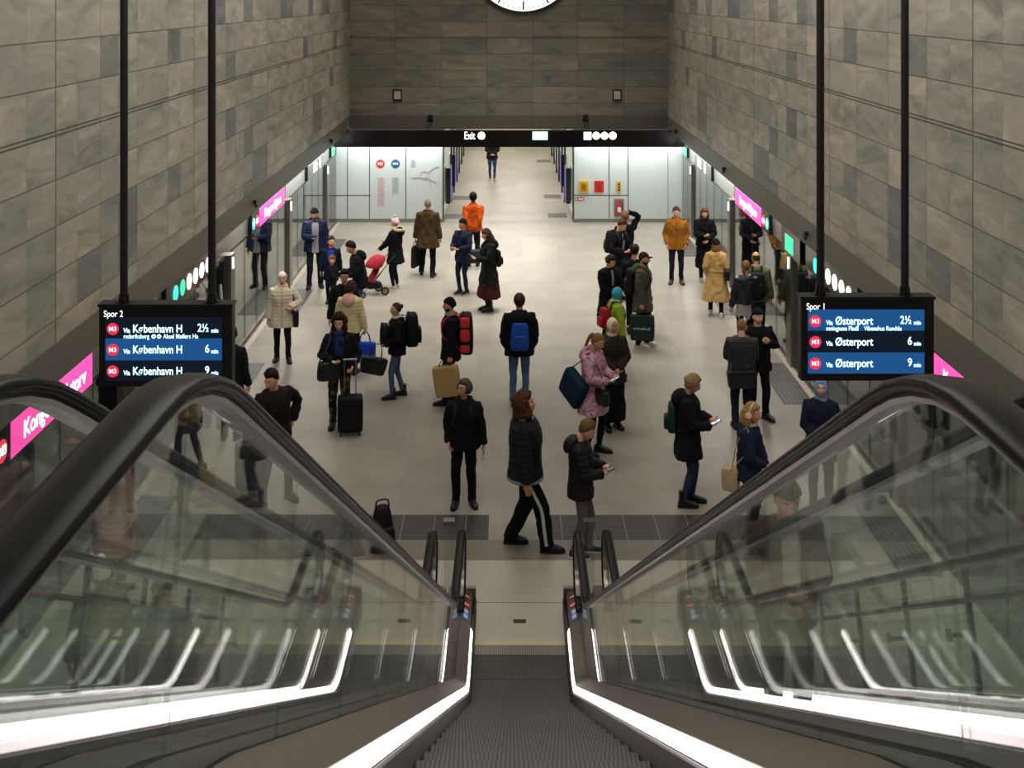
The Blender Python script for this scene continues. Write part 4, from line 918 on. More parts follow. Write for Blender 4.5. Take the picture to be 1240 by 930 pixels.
    def torus(cen, ru, rv, rt, n=22, tilt=0., wob=0., zs=1.):
        rg = []; Rm = rotx(tilt)
        for i in range(n + 1):
            a = i * math.tau / n; q = np.array([math.sin(a) * ru, -math.cos(a) * rv, wob * math.sin(3 * a)]); o_ = np.array([math.sin(a), -math.cos(a), 0])
            rg.append([T((Rm @ (q + (o_ * math.cos(g) + np.array([0, 0, zs * math.sin(g)])) * rt)) + np.array(cen)) * k for g in np.arange(0, math.tau - .01, math.tau / 9)])
        b = MB(); b.loft(rg, 0, False); return b
    if collar: torus((0, .008, 1.475), .066 + t * .5, .066 + t * .5, .022, zs=1.4, tilt=R(8)).build('collar', cloth(collar, tk), P)
    if hood:
        b = MB(); col_ = hood[0]; sz = hood[1] if len(hood) > 1 else 1.
        b.loft([T(se_ring((0, y, z), (a * sz, 0, 0), (0, d_ * sz, 0), 18, 2.3)) * k for z, a, d_, y in ((1.32, .045, .02, .135 + t), (1.345, .09, .045, .130 + t), (1.39, .125, .070, .115 + t), (1.44, .130, .085, .092 + t), (1.485, .118, .078, .070 + t), (1.515, .095, .055, .052 + t), (1.527, .055, .03, .045 + t))])
        hd_ = b.build('hood', cloth(col_, tk), P)
        if len(hood) > 2: torus((0, .05 + t, 1.485), .125 * sz, .105 * sz, .040, tilt=R(-14), wob=.006).build('fur_trim', cloth(hood[2], 'fur'), hd_)
    if scarf: torus((0, -.006, 1.485), .076, .072, .030, tilt=R(10), wob=.01, zs=1.3).build('scarf', cloth(scarf, 'knit'), P); 
    if scarf and len(scarf) > 6: pass
    # ---- hair, headwear, face
    hst, hc = hair[:2]; hmesh = MB(); hv_ = .3 if hat and hat[0] in ('beanie', 'bobble', 'cap', 'hat') else 1.; hmat = cloth(hc, 'hair')
    def place(mb, nm, mat, par=P, sharp='all'):
        mb.v = [tuple(q) for q in HT(np.array(mb.v))]; return mb.build(nm, mat, par, sharp)
    sd_ = (X * 13.7 + Y * 7.1) % 6
    def curtain(L_, a0, r1, r2, y_off=.0, z0_=.05, lo=1.):
        if hv_ < 1: z0_ = .0; L_ -= .05; r1 *= .6
        rg = []
        for i in range(9):
            f_ = i / 8; z = z0_ - L_ * f_; rr = r1 + (r2 - r1) * f_; o_ = []; aa = a0 + (lo - 1) * 40 * f_
            an = np.linspace(R(aa), R(360 - aa), 17)
            sq = 1. if f_ < .85 else .75
            for q in an: wv = 1 + .05 * math.sin(q * 7 + i * 1.3 + sd_) + .03 * math.sin(q * 17 + sd_ * 3); o_.append((math.sin(q) * (.080 + rr) * wv * sq, -math.cos(q) * (.098 + rr) * wv * sq + .012 + y_off * f_, z))
            for q in an[::-1]: o_.append((math.sin(q) * .058 * sq, -math.cos(q) * .074 * sq + .012 + y_off * f_, z))
            rg.append(o_)
        hmesh.loft(rg)
    if hst == 'short': grid_add(hmesh, shell(hairline(.072, .050, .008, -.055), .016 * hv_ + .020 * hv_ * np.clip(DIR[..., 2], 0, 1), .035, noise=.0055 * hv_, seed=sd_))
    elif hst == 'thin': grid_add(hmesh, shell(hairline(.092, .070, .012, -.05), .006, .02, noise=.001, seed=sd_))
    elif hst == 'bald': grid_add(hmesh, shell(np.where(DIR[..., 2] > .62, .3, hairline(.3, .06, .01, -.05)), .005, .02, noise=.001, seed=sd_))
    elif hst == 'curly': grid_add(hmesh, shell(hairline(.066, .045, -.005, -.06), .034, .03, noise=.010, seed=sd_))
    elif hst in ('bob', 'curlybob'):
        grid_add(hmesh, shell(hairline(.066, .03, -.02, -.08), .050 if hst == 'curlybob' else .028, .03, noise=.012 if hst == 'curlybob' else .005, seed=sd_)); L_ = hair[2] if len(hair) > 2 else .15; curtain(L_, 58, .022, .066 if hst == 'curlybob' else .03)
    elif hst == 'long': grid_add(hmesh, shell(hairline(.068, .03, -.02, -.08), .024 * hv_, .025, noise=.005 * hv_, seed=sd_)); curtain(hair[2] if len(hair) > 2 else .33, 64, .016, .034, .015)
    elif hst in ('pony', 'bun'):
        grid_add(hmesh, shell(hairline(.070, .045, .0, -.06), .011, .02, noise=.0015, seed=sd_))
        if hst == 'pony': hmesh.tube(smooth_path([(0, .08, .055), (0, .112, .050), (0, .128, -.01), (.01, .128, -.11), (0, .118, -.20)], 4), [(.02 + .014 * math.sin(math.pi * min(1, i / 13)) + .0, .018 + .010 * math.sin(math.pi * min(1, i / 13))) if i < 15 else (.008, .008) for i in range(17)], 10)
        else: ellipsoid(hmesh, (0, .10, .05), (.042, .038, .042))
    if hst != 'none' and hmesh.v: c.hair = place(hmesh, 'hair', hmat)
    if beard:
        p = head_face(fem); z = p[..., 2]; ok = (z < -.042) & (AT < 100) & ~((z > -.085) & (AT < 13) & (z < -.05)); m = sst(np.where(ok, 1., 0.)) * sst((-.040 - z + .03 * (AT / 90)) / .02)
        q = p + DIR * (m * .011 - .006)[..., None]; mb = MB(); grid_add(mb, q); place(mb, 'beard', cloth(beard, 'hair'))
    if glasses:
        mb = MB()
        for s in (-1, 1):
            mb.tube([(s * .033 + .021 * math.cos(a), -.098 + .004 * abs(math.cos(a)), .010 + .017 * math.sin(a)) for a in np.arange(0, math.tau + .3, .35)], [.0022] * 19, 5)
            mb.tube([(s * .054, -.092, .014), (s * .080, -.03, .014), (s * .078, .005, .008)], [.002] * 3, 5)
        mb.tube([(-.012, -.102, .013), (.012, -.102, .013)], [.002, .002], 5); place(mb, 'glasses', M_blackm)
    if hat:
        hk_, hcol = hat[:2]; mb = MB()
        if hk_ in ('beanie', 'bobble'):
            ln = hairline(.050, .045, .016, -.015); zz = head_base()[..., 2]; th = np.where(zz < ln + .045, .024, .019) + .012 * np.clip(DIR[..., 2], 0, 1) ** 3
            grid_add(mb, shell(ln, th, .012, noise=.001, seed=sd_)); o_ = place(mb, 'beanie', cloth(hcol, 'knit'))
            if hk_ == 'bobble': mb = MB(); ellipsoid(mb, (0, .012, .165), (.045, .045, .043), 0, 14, 10); place(mb, 'bobble', cloth(hat[2] if len(hat) > 2 else hcol, 'fur'), o_)
        elif hk_ == 'cap':
            grid_add(mb, shell(hairline(.055, .050, .030, .01), .018, .01)); o_ = place(mb, 'cap', cloth(hcol)); mb = MB()
            mb.loft([[(x, y, z + d_) for x, y, z in [(math.sin(a) * .072, -.075 - math.cos(a) * ext * .085, .058 - .012 * ext - .012 * math.sin(a) ** 2) for a in np.linspace(-1.45, 1.45, 13)] + [(math.sin(a) * .066, -.055 - .02 * math.cos(a), .060) for a in np.linspace(1.45, -1.45, 13)]] for ext, d_ in ((1., 0.), (1., .007))]); place(mb, 'visor', cloth(hcol), o_)
        elif hk_ == 'hat':
            grid_add(mb, shell(hairline(.035, .030, .015, -.005), .022, .012)); mb.loft([se_ring((0, .01, z), (.085 + w_, 0, 0), (0, .10 + w_, 0), 24) for z, w_ in ((.03, .01), (.012, .028), (.008, .028), (.018, .012))]); place(mb, 'hat', cloth(hcol))
        elif hk_ in ('headscarf', 'hoodup'):
            p = head_base(True); ang = (DIR[..., 0] / .62) ** 2 + ((p[..., 2] + .012) / .086) ** 2; m = sst(np.where(DIR[..., 1] < 0, (ang - 1) * 3.5 + .5, 1.)); q = p + DIR * (m * (.022 if hk_ == 'hoodup' else .018 ) - (1 - m) * .012)[..., None]
            grid_add(mb, q); mb.loft([se_ring((0, y, z), (a, 0, 0), (0, d_, 0), 18) for z, a, d_, y in ((-.06, .062, .066, .012), (-.10, .068, .07, .015), (-.14, .078, .078, .02), (-.175, .10, .09, .022), (-.19, .09, .08, .022))]); place(mb, 'headscarf' if hk_ == 'headscarf' else 'hood', cloth(hcol, 'knit'))
        elif hk_ == 'headphones':
            mb.tube([(math.sin(a) * .098, .008, math.cos(a) * .128 + .0) for a in np.linspace(-1.75, 1.75, 19)], [(.009, .014)] * 19, 8, 0, (0, 1, 0)); o_ = place(mb, 'headphones', cloth(hcol, 'nylon'))
            for s in (-1, 1): mb = MB(); mb.tube([(s * .078, .008, -.012), (s * .088, .008, -.012), (s * .112, .008, -.012), (s * .116, .008, -.012)], [.034, .042, .040, .028], 16); place(mb, 'ear_cup', cloth(hcol, 'nylon'), o_)
        elif hk_ == 'sunglasses':
            for s in (-1, 1): mb.tube([(s * .012 + 0, -.060, .108), (s * .05, -.055, .098)], [(.017, .004)] * 2, 8)
            place(mb, 'sunglasses', M_black)
    return c
# ---- things people carry: the base point in the carrier's own frame, parts given in that frame
def carried(c, base, name, label, cat, group=None):
    w = c.M @ Vector([float(v) for v in base]); o = bpy.data.objects.new(name, None); COL.objects.link(o); o.empty_display_size = .1; o.location = w; o.rotation_euler = c.P.rotation_euler
    return tag(o, label, cat, group)
def rbox(mb, cen, sz, p=4., n=20, taper=1., rot=None, mi=0, puff=.18, f=None):
    cen = np.array(cen, float); rg = []
    ex_ = max(4., 2.4 * p)
    for tz in (-1, -.985, -.95, -.85, -.6, -.2, .2, .6, .85, .95, .985, 1):
        e = (1 - abs(tz) ** ex_) ** (1 / ex_) if abs(tz) < 1 else .60; e = max(e, .60); g = (1 - puff * tz * tz * .5) * (1 + (taper - 1) * (tz + 1) / 2)
        q = se_ring((0, 0, tz * sz[2] / 2), (sz[0] / 2 * e * g, 0, 0), (0, sz[1] / 2 * e * g, 0), n, p)
        if rot is not None: q = q @ rot.T
        q = q + cen
        rg.append(f(q) if f else q)
    mb.loft(rg, mi)
def backpack(c, label, color, w=.30, h=.46, d=.17, z=1.20, y=None, accent=None, group=None, pocket=True, straps=True, kind='nylon', t=.022):
    yb = (.125 + t + d / 2 - .015) if y is None else y; k = c.k; base = c.T((0, yb, z - h / 2)); o = carried(c, base, 'backpack', label, 'backpack', group)
    mb = MB(); rbox(mb, (0, yb, z), (w, d, h), 3.6, 22, .86, f=c.T); bd = mb.build('main_bag', cloth(color, kind), o, 'all', base)
    if pocket: mb = MB(); rbox(mb, (0, yb + d / 2 + .012, z - h * .16), (w * .74, .07, h * .46), 3.6, 18, .92, f=c.T); mb.build('pocket', cloth(accent or color, kind), o, 'all', base)
    mb = MB(); mb.tube([c.T((s, yb - d * .25, z + h / 2 - .01 + q)) for s, q in ((-.04, 0), (-.03, .035), (.03, .035), (.04, 0))], [.009 * k] * 4, 7); mb.build('carry_loop', cloth('141414', kind), o, 'all', base)
    if straps:
        for s in (-1, 1):
            q = [(s * .075, yb - d / 2 + .01, z + h * .40), (s * .085, .07 + t, 1.455 + t), (s * .095, .0, 1.455 + t), (s * .105, -.085 - t, 1.40), (s * .118, -.128 - t, 1.28), (s * .15, -.10 - t, 1.14), (s * .185 + s * t, .0, 1.06), (s * .13, yb - d / 2 + .01, z - h * .36)]
            mb = MB(); mb.tube([c.T(v) for v in smooth_path(q, 4)], [(.024 * k, .007 * k)] * 29, 8, 0, (1, 0, 0), 3.); mb.build('strap', cloth(accent if accent and not pocket else '15161a', kind), o, 'all', base)
    return o, base
def handbag(c, pt, label, color, size=(.34, .13, .26), handle=.22, rotz_=0., cat='bag', name='handbag', kind='leather', taper=1.1, tilt=0., strap=None, group=None, flap=False, p=5., hcol=None):
    """a bag whose handle top is at pt (carrier frame)"""
    k = 1.; pt = np.array(pt, float); Rm = rotz(R(rotz_)) @ roty(R(tilt)); cen = np.array([0, 0, -handle - size[2] / 2]); base = pt + Rm @ (cen - np.array([0, 0, size[2] / 2]))
    o = carried(c, base, name, label, cat, group); mb = MB(); rbox(mb, (0, 0, 0), size, p, 22, taper, None, 0, .08)
    mb.v = [tuple(pt + Rm @ (np.array(v) + cen)) for v in mb.v]; mb.build('bag_body', cloth(color, kind), o, True, base)
    ztop = -handle - .01
    if strap is None:
        for s in (-1, 1):
            w_ = size[0] * .22; mb = MB(); q = [(-w_ * 1.1, s * size[1] * .30, ztop - .04), (-w_, s * size[1] * .26, ztop + handle * .5), (-w_ * .45, s * .008, 0), (w_ * .45, s * .008, 0), (w_, s * size[1] * .26, ztop + handle * .5), (w_ * 1.1, s * size[1] * .30, ztop - .04)]
            mb.tube([pt + Rm @ v for v in smooth_path(q, 4)], [(.009, .006)] * 21, 7); mb.build('handle', cloth(hcol or color, kind), o, 'all', base)
    else:
        mb = MB(); q = [pt + Rm @ np.array((-size[0] * .42, 0, ztop - .02))] + [np.array(v) for v in strap] + [pt + Rm @ np.array((size[0] * .42, 0, ztop - .02))]
        mb.tube(smooth_path(q, 5), [(.011, .005)] * (len(smooth_path(q, 5))), 7); mb.build('strap', cloth(hcol or color, kind), o, 'all', base)
    if flap:
        mb = MB(); rbox(mb, (0, -size[1] / 2 - .004, size[2] * .16), (size[0] * .94, .022, size[2] * .6), 5.); mb.v = [tuple(pt + Rm @ (np.array(v) + cen)) for v in mb.v]; mb.build('flap', cloth(color, kind), o, True, base)
    return o, base, pt, Rm, cen
def phone(c, sd, label, lit=False, tilt=35., group='phones in hands'):
    g = c.grip[sd]; o = carried(c, g, 'phone', label, 'phone', group); Rm = rotx(R(90 - tilt)); k = 1.
    mb = MB(); mb.box((0, 0, .02), (.072, .009, .150)); mb.v = [tuple(Rm @ np.array(v)) for v in mb.v]; cs = mb.build('case', plain('phone_case', '0d0d10', .25), o, False)
    mb = MB(); mb.box((0, .0055, .02), (.064, .002, .138)); mb.v = [tuple(Rm @ np.array(v)) for v in mb.v]; mb.build('screen', emit('phone_screen', 'bcd4ff', 1.3) if lit else emit('phone_dim', '6a7688', .5), o, False)
    return o
def suitcase(loc, rz, label, color, w=.38, d=.23, h=.55, up=.45, group=None):
    o = empty('suitcase', (loc[0], loc[1], 0), label, 'suitcase', group, R(rz)); mb = MB(); rbox(mb, (0, 0, .055 + h / 2), (w, d, h), 6., 24, 1., None, 0, .04); sh = mb.build('shell', cloth(color, 'nylon'), o, True)
    mb = MB(); rbox(mb, (0, -d / 2 - .008, .055 + h * .42), (w * .78, .05, h * .62), 6.); mb.build('front_pocket', cloth(color, 'nylon'), o, True)
    for sx in (-1, 1):
        for sy in (-1, 1):
            mb = MB(); mb.tube([(sx * (w / 2 - .05) - .012, sy * (d / 2 - .045), .030), (sx * (w / 2 - .05) + .012, sy * (d / 2 - .045), .030)], [.030, .030], 16); mb.build('wheel', M_blackm, o, True)
    mb = MB(); z = .055 + h; mb.tube([(-.085, d * .2, z - .03), (-.085, d * .2, z + up)], [.008, .008], 8); mb.tube([(.085, d * .2, z - .03), (.085, d * .2, z + up)], [.008, .008], 8); mb.tube([(-.10, d * .2, z + up), (.10, d * .2, z + up)], [(.014, .016)] * 2, 10); mb.build('pull_handle', M_steel, o, True)
    mb = MB(); mb.tube([(-.07, 0, z - .005), (-.05, 0, z + .022), (.05, 0, z + .022), (.07, 0, z - .005)], [.010] * 4, 8); mb.build('carry_handle', M_blackm, o, 'all'); return o
# ================================================================ the people on the platform
GP = 'people waiting on the platform'
J, TR = 'jacket', 'trousers'
def hgt(y0, y1): return (y1 - y0) * 6.5 / (y1 + 5)      # height from head and foot rows
def stand(w=.10, s=0., t=8): return ((w, s, t), (-w, -s, -t))
# --- far end
c = person(G(596, 219), 1.70, 4, 'person alone far down the corridor in black jacket and blue jeans', GP, armL='clasp', armR='clasp', top=(J, '15151a', .80), bottom=(TR, '2c3a5c', .8, 'denim'), shoes=('8a8580', 'c9c5bd'), hair=('short', '2a211b'), legs=stand(.08))
c = person(G(573, 322), 1.76, 182, 'person in bright orange jacket with hands clasped behind the back', GP, armL='behind', armR='behind', top=(J, 'c24e0c', .86), bottom=(TR, '15171d', 1.), hair=('short', '17120f'), skin='brown', collar='c24e0c', thick=.030, girth=1.08, tkind='nylon', legs=stand(.10))
c = person(G(518, 334), 1.80, 172, 'grey-haired person in long brown coat, seen from behind', GP, armL='hold', armR='down', top=('coat', '4a3a24', .66), flare=.035, bottom=(TR, '131317', 1.1), hair=('thin', '8c857c'), legs=((.17, -.12, 10), (-.13, .10, -8)), collar='3c2f1e', thick=.03, girth=1.06)
handbag(c, c.grip[1], 'flat black bag in the left hand of the brown-coated person', '101014', (.50, .09, .50), .10, 80, 'bag', 'tote_bag', 'nylon', .94)
c = person(G(479, 350), 1.58, -112, 'person in white-pink bobble hat and black parka with cream fur hood', GP, fem=True, armL='front', armR='phone', top=('parka', '121216', .64), hood=('121216', 1.1, 'cbb892'), bottom=('leggings', '1b2030', 1.), shoes=('cdb7a8', 'ded8d0'), hair=('short', '6a5440'), hat=('bobble', 'dfc8ca', 'd8c9cc'), thick=.034, flare=.03, skin='pale', scarf='d9c2c4')
c = person(G(381, 348), 1.78, 14, 'tall person in open navy puffer over grey shirt, black beanie, reading a phone', GP, armR='phone', armL='down', top=(J, '141f40', .80), quilt=.007, thick=.045, tkind='nylon', inner=('8e8f93', 15, .74), bottom=(TR, '181b24', 1.05), hat=('beanie', '1a1c24'), beard='2a2019', head=(-14, 16, 0), hood=('141f40', 1.), shoes=('121215', '151515'), legs=((.13, .03, 10), (-.12, -.04, -16)), girth=1.05)
phone(c, -1, 'phone held by the navy puffer wearer with the black beanie', False, 40)
c = person(G(401, 366), 1.37, 5, 'boy in dark coat over royal blue shirt beside a small child', GP, head=(25, -2, 0), top=('coat', '171b2c', .62), inner=('2338a0', 22, .90), bottom=(TR, '1a1d28', .9), hair=('short', '3c2a1c'), hs=1.14, armL='down', armR='down', skin='fair', legs=stand(.08))
c = person(G(402, 369), .98, 70, 'small curly-haired child in dark jacket in front of the boy', GP, head=(-60, 5, 0), top=(J, '15161b', .80), bottom=(TR, '1f2430', .95), shoes=('34363c', 'b9b6ae'), hair=('curly', '6e5238'), hs=1.42, armL='front', armR='front', legs=((.08, .05, 5), (-.08, -.08, -5)), thick=.03)
c = person(G(436, 396), 1.72, -80, 'person in black hooded jacket and blue jeans looking down beside the stroller', GP, lean=10, head=(-5, 26, 0), armL='phone2', armR='phone2', top=(J, '131519', .80), hood=('131519', 1.05), inner=('b9a994', 6, 1.2), bottom=(TR, '3a5878', .95, 'denim'), hair=('short', '20160f'), shoes=('17171a', '2a2a2a'), legs=stand(.09, .03))
# --- left side
c = person(G(342, 437), 1.58, 8, 'older person in cream puffer coat and white knitted hat', GP, fem=True, girth=1.12, armR='down', armL=((.17, -.22, 1.10), (.8, .3, -.6), 1.2), top=('coat', 'cfc3ac', .70), quilt=.004, thick=.036, tkind='nylon', flare=.02, bottom=(TR, '14141a', .95), hat=('beanie', 'ece4d4'), scarf='d8b3ac', hair=('short', 'b5aba0'), skin='pale', zipc='b5a994', legs=((.12, -.06, 14), (-.11, .05, -14)), collar='cfc3ac')
handbag(c, c.T((.255, -.04, 1.06)), 'black shoulder bag hanging at the side of the cream puffer coat', '111114', (.10, .28, .30), .03, 8, strap=[c.T((.22, -.10, 1.28)), c.T((.12, -.03, 1.49)), c.T((.20, .08, 1.28))])
c = person(G(417, 440), 1.66, 15, 'person with glasses and dark jacket behind the yellow vest', GP, head=(-6, 4, 0), glasses=True, skin='tan', hair=('short', '14110f'), top=(J, '121317', .82), bottom=(TR, '16171c', 1.), legs=stand())
c = person(G(424, 453), 1.60, 172, 'auburn-haired person in pale yellow vest with pink hood, from behind', GP, fem=True, head=(-12, 8, 0), top=(J, 'cfc094', .80), quilt=.004, thick=.03, hood=('d39d94', .95), armL='hold', armR='hold', bottom=(TR, '17181d', .95), hair=('bob', '3a2018', .12), legs=stand(.09), tkind='plain')
for sd_k in (1, -1):
    pass
handbag(c, c.grip[-1], 'royal blue shopping bag hanging from the hand of the yellow-vested person', '1b3fae', (.36, .12, .34), .17, 10, 'bag', 'shopping_bag', 'nylon', 1.06)
c = person(G(411, 517), 1.70, 6, 'person in camouflage trousers with blue scarf holding a wheeled suitcase', GP, fem=True, head=(-10, 2, 0), glasses=True, armL=((.21, -.14, .98), (.6, .9, 0), 1.5), armR=((.10, -.24, 1.10), (.8, .3, -.6), 1.), top=(J, '151619', .84), scarf='26376e', inner=('1f2f63', 16, 1.12), bottom=(TR, '2b2922', 1.05, 'camo'), hair=('curlybob', '2c1712', .22), shoes=('101012', '161616'), legs=((.09, -.02, 8), (-.10, .02, -10)), skin='pale')
handbag(c, c.T((-.16, -.20, 1.16)), 'slouchy black handbag on the arm of the camouflage trousers wearer', '121215', (.36, .17, .28), .07, 10, taper=.86, strap=[c.T((-.17, -.16, 1.3)), c.T((-.13, -.0, 1.485)), c.T((-.17, .10, 1.3))], p=3.2)
wp = c.M @ Vector(c.grip[1]); SX, SY = G(424, 526)
suitcase((SX, SY), 8, 'black wheeled suitcase standing upright with its handle pulled out', '0f0f12', .38, .23, .52, .52, 'suitcases')
c = person(G(481, 481), 1.54, -78, 'person wearing a big black rucksack and a second black bag in front', GP, fem=True, armL='arm_bag', armR='hold', top=(J, '101013', .82), thick=.03, bottom=(TR, '4a5a72', .85, 'denim'), boots=.10, shoes=('121214', '191919'), hair=('bun', '3a2618'), scarf='b9b2a8', legs=((.09, -.10, 0), (-.09, .12, -10)), skin='fair')
backpack(c, 'big black travel rucksack on the back of the person with two bags', '0f1013', .36, .60, .26, 1.24, t=.03)
b_, ba = backpack(c, 'black bag worn on the chest of the rucksack carrier', '131317', .28, .40, .18, 1.17, -.235, straps=False)
handbag(c, c.grip[1] + np.array([0, -.06, -.0]), 'black tote hanging from the hand of the rucksack carrier', '0f0f12', (.40, .13, .27), .20, 90, taper=1.12, name='tote_bag', tilt=14)
c = person(G(546, 488), 1.68, -86, 'bearded person in black beanie and long coat with a red and black rucksack', GP, head=(-4, 2, 0), armL='hold', armR='down', top=('coat', '121316', .74), bottom=(TR, '131418', 1.), hat=('beanie', '0f1014'), beard='2e2219', scarf='8f8a82', shoes=('1a1613', '1d1d1d'), legs=((.10, -.10, 0), (-.10, .10, 0)), skin='fair', thick=.028)
o, ba = backpack(c, 'tall red and black rucksack on the back of the bearded person', '121214', .40, .66, .24, 1.16, accent='b02420', t=.03, pocket=False)
for q, (zz, hh) in enumerate(((1.38, .16), (1.17, .20), (.95, .12))):
    for s in (-1, 1):
        mb = MB(); rbox(mb, (s * .17, .225, zz), (.09, .17, hh), 3.6, 18, .95, f=c.T); mb.build('red_panel', cloth('c43a33', 'nylon'), o, 'all', ba)
handbag(c, c.grip[1] + np.array([0, -.08, 0]), 'large brown paper bag held low in front of the bearded person', 'a98a5e', (.40, .17, .47), .07, 80, 'bag', 'paper_bag', 'plain', 1.04, -8, p=9., hcol='3a2c1c')
# --- middle back
c = person(G(561, 356), 1.64, -38, 'person in navy jacket and dark beanie with a teal bag slung behind', GP, head=(-12, 0, 0), armR='phone2', armL='phone2', top=(J, '1a2336', .76), bottom=(TR, '1c2436', .85), hat=('beanie', '16171c'), shoes=('17171c', 'a9a49c'), legs=((.08, .03, 0), (-.08, -.03, -4)), hair=('short', '2a1c14'))
handbag(c, c.T((.22, .12, 1.07)), 'dark teal duffel slung behind the navy-jacketed person', '1d2c33', (.48, .24, .28), .03, 55, name='duffel_bag', kind='nylon', strap=[c.T((.22, .06, 1.3)), c.T((.10, .05, 1.49)), c.T((-.05, .14, 1.35))], p=3., taper=.9)
c = person(G(592, 376), 1.70, -70, 'person in dark parka over long maroon skirt reading a phone', GP, fem=True, head=(-8, 16, 0), armL='phone', armR='phone', top=('parka', '171d1d', .62), hood=('171d1d', 1.), flare=.05, bottom=('skirt', '3a1a1c', .30, 'plain', .10), boots=.12, shoes=('2c2118', '221a14'), hair=('long', '2e2018', .25), hat=('beanie', '3c3029'), legs=stand(.07))
backpack(c, 'small dark backpack behind the maroon skirt wearer', '161314', .27, .34, .12, 1.10, t=.03)
phone(c, -1, 'phone held by the maroon skirt wearer', True, 40)
c = person(G(629, 489), 1.74, 181, 'person with a bright blue backpack seen from behind in black jacket and jeans', GP, armL='pocket', armR='pocket', top=(J, '121317', .80), hood=('121317', 1.1), thick=.04, bottom=(TR, '4a6488', .95, 'denim'), hair=('short', '3b2a1c'), legs=stand(.10), shoes=('17171a', 'a9a49c'), girth=1.08)
backpack(c, 'bright blue drawstring backpack on the black-jacketed person in the middle', '1c4fae', .31, .44, .13, 1.14, accent='1a479c', t=.04)
# --- foreground
c = person(G(562, 611), 1.60, -4, 'person standing in black jacket and trousers with hand by the hip, looking left', GP, fem=True, girth=1.06, head=(-38, -8, 0), glasses=True, armR='pocket', armL='down', top=(J, '101114', .80), bottom=(TR, '0f1013', 1.06), hair=('bob', '4a4038', .10), shoes=('16120f', '1a1714'), legs=((.11, .02, 22), (-.11, -.03, -8)), skin='fair', thick=.028, collar='101114')
backpack(c, 'dark backpack on the person standing alone near the escalator', '15161a', .28, .42, .14, 1.2, t=.028)
g = c.grip[1]; o = carried(c, g + np.array([0, -.01, -.14]), 'key_lanyard', 'white tag hanging from the hand of the black-clad person looking left', 'key tag'); b_ = g + np.array([0, -.01, -.14])
mb = MB(); mb.tube([g, g + np.array([0, -.01, -.05])], [.004, .004], 6); mb.build('cord', cloth('15161a'), o, True, b_)
mb = MB(); rbox(mb, g + np.array([0, -.01, -.095]), (.032, .012, .075), 4.); mb.build('tag', cloth('d8d6d0'), o, True, b_)
c = person(G(636, 663), 1.85, 88, 'person striding right in black puffer and black trousers with white side stripes', GP, fem=True, girth=1.14, head=(2, -12, 0), armR='down', armL='down', top=(J, '141417', .84), quilt=.006, thick=.046, tkind='nylon', hem='8f8f98', collar='8c7f92', bottom=(TR, '0d0e11', 1.42), stripe='b9bcc2', hair=('curlybob', '4a2a1b', .20), shoes=('0d0d0f', '101010', '1c1c1f'), legs=((.10, .17, 0), (-.10, -.24, 0)), skin='fair')
c = person(G(703, 672), 1.58, 84, 'boy in black quilted puffer and grey sweatpants looking at a phone', GP, head=(4, 30, 0), armL='phone', armR='phone2', top=(J, '131316', .78), quilt=.007, thick=.036, tkind='nylon', hood=('131316', 1.08), bottom=(TR, '5c5b5a', 1.02), hair=('short', '6a4a2e'), shoes=('17171a', 'c9c6c0', 'bdbab4'), legs=((.09, -.10, 4), (-.09, .07, -4)), skin='pale', hs=1.04)
phone(c, -1, 'phone in the hands of the boy with grey sweatpants', False, 25)
c = person(G(833, 611), 1.68, 82, 'blond person in black parka and jeans reading a lit phone', GP, fem=True, head=(4, 24, 0), armL='phone', armR='phone2', top=('parka', '16161a', .66), hood=('16161a', 1.1), flare=.02, thick=.034, bottom=('leggings', '2c3d56', 1., 'denim'), boots=.12, shoes=('0f0f11', '141414'), hair=('bob', '8d744e', .05), hat=('sunglasses', '0'), legs=((.09, -.05, 0), (-.09, .06, 4)), skin='fair')
backpack(c, 'dark green backpack on the blond person reading a lit phone', '16332b', .28, .38, .13, 1.16, accent='14302a', t=.034)
phone(c, -1, 'brightly lit phone held by the blond person with the green backpack', True, 30)
c = person(G(907, 655), 1.66, 62, 'long-haired blond person in navy jacket wearing cream headphones', GP, fem=True, head=(-6, 12, 0), armL='clasp', armR='clasp', top=(J, '1a2436', .80), scarf='b0a088', bottom=(TR, '1a1c22', .95), hair=('long', '937344', .24), hat=('headphones', 'd9c8a6'), skin='fair', legs=stand())
handbag(c, c.T((-.12, .20, .98)), 'beige canvas bag hanging behind the headphone wearer', 'b09c78', (.11, .20, .27), .05, 0, kind='plain', name='tote_bag', strap=[c.T((-.2, -.06, 1.25)), c.T((-.13, .0, 1.47)), c.T((-.2, .1, 1.25))])
# --- right group
c = person(G(757, 352), 1.74, 196, 'person in black with one hand raised to the head', GP, armR='head', armL='down', top=('coat', '101014', .74), bottom=(TR, '121217', 1.), hair=('short', '7d5a3c'), skin='fair', legs=stand())
c = person(G(748, 363), 1.76, 40, 'person in black coat with grey scarf looking down, dark backpack behind', GP, head=(6, 26, 0), lean=5, armL='phone2', armR='phone2', top=('coat', '0f1014', .72), inner=('7d7e82', 6, 1.05), bottom=(TR, '101116', 1.), hair=('short', '4a2c1c'), skin='pale', legs=stand(.10, .04))
backpack(c, 'dark backpack on the black-coated person with the grey scarf', '131316', .32, .46, .17, 1.2)
c = person(G(737, 414), 1.66, 30, 'dark-haired person in long black coat looking down, hands together', GP, fem=True, head=(10, 24, 0), armL='clasp', armR='clasp', top=('coat', '0e0f12', .52), flare=.03, inner=('8a8a8c', 5, 1.0), bottom=(TR, '121216', .95), hair=('bob', '2a1a14', .07), legs=stand(), skin='pale')
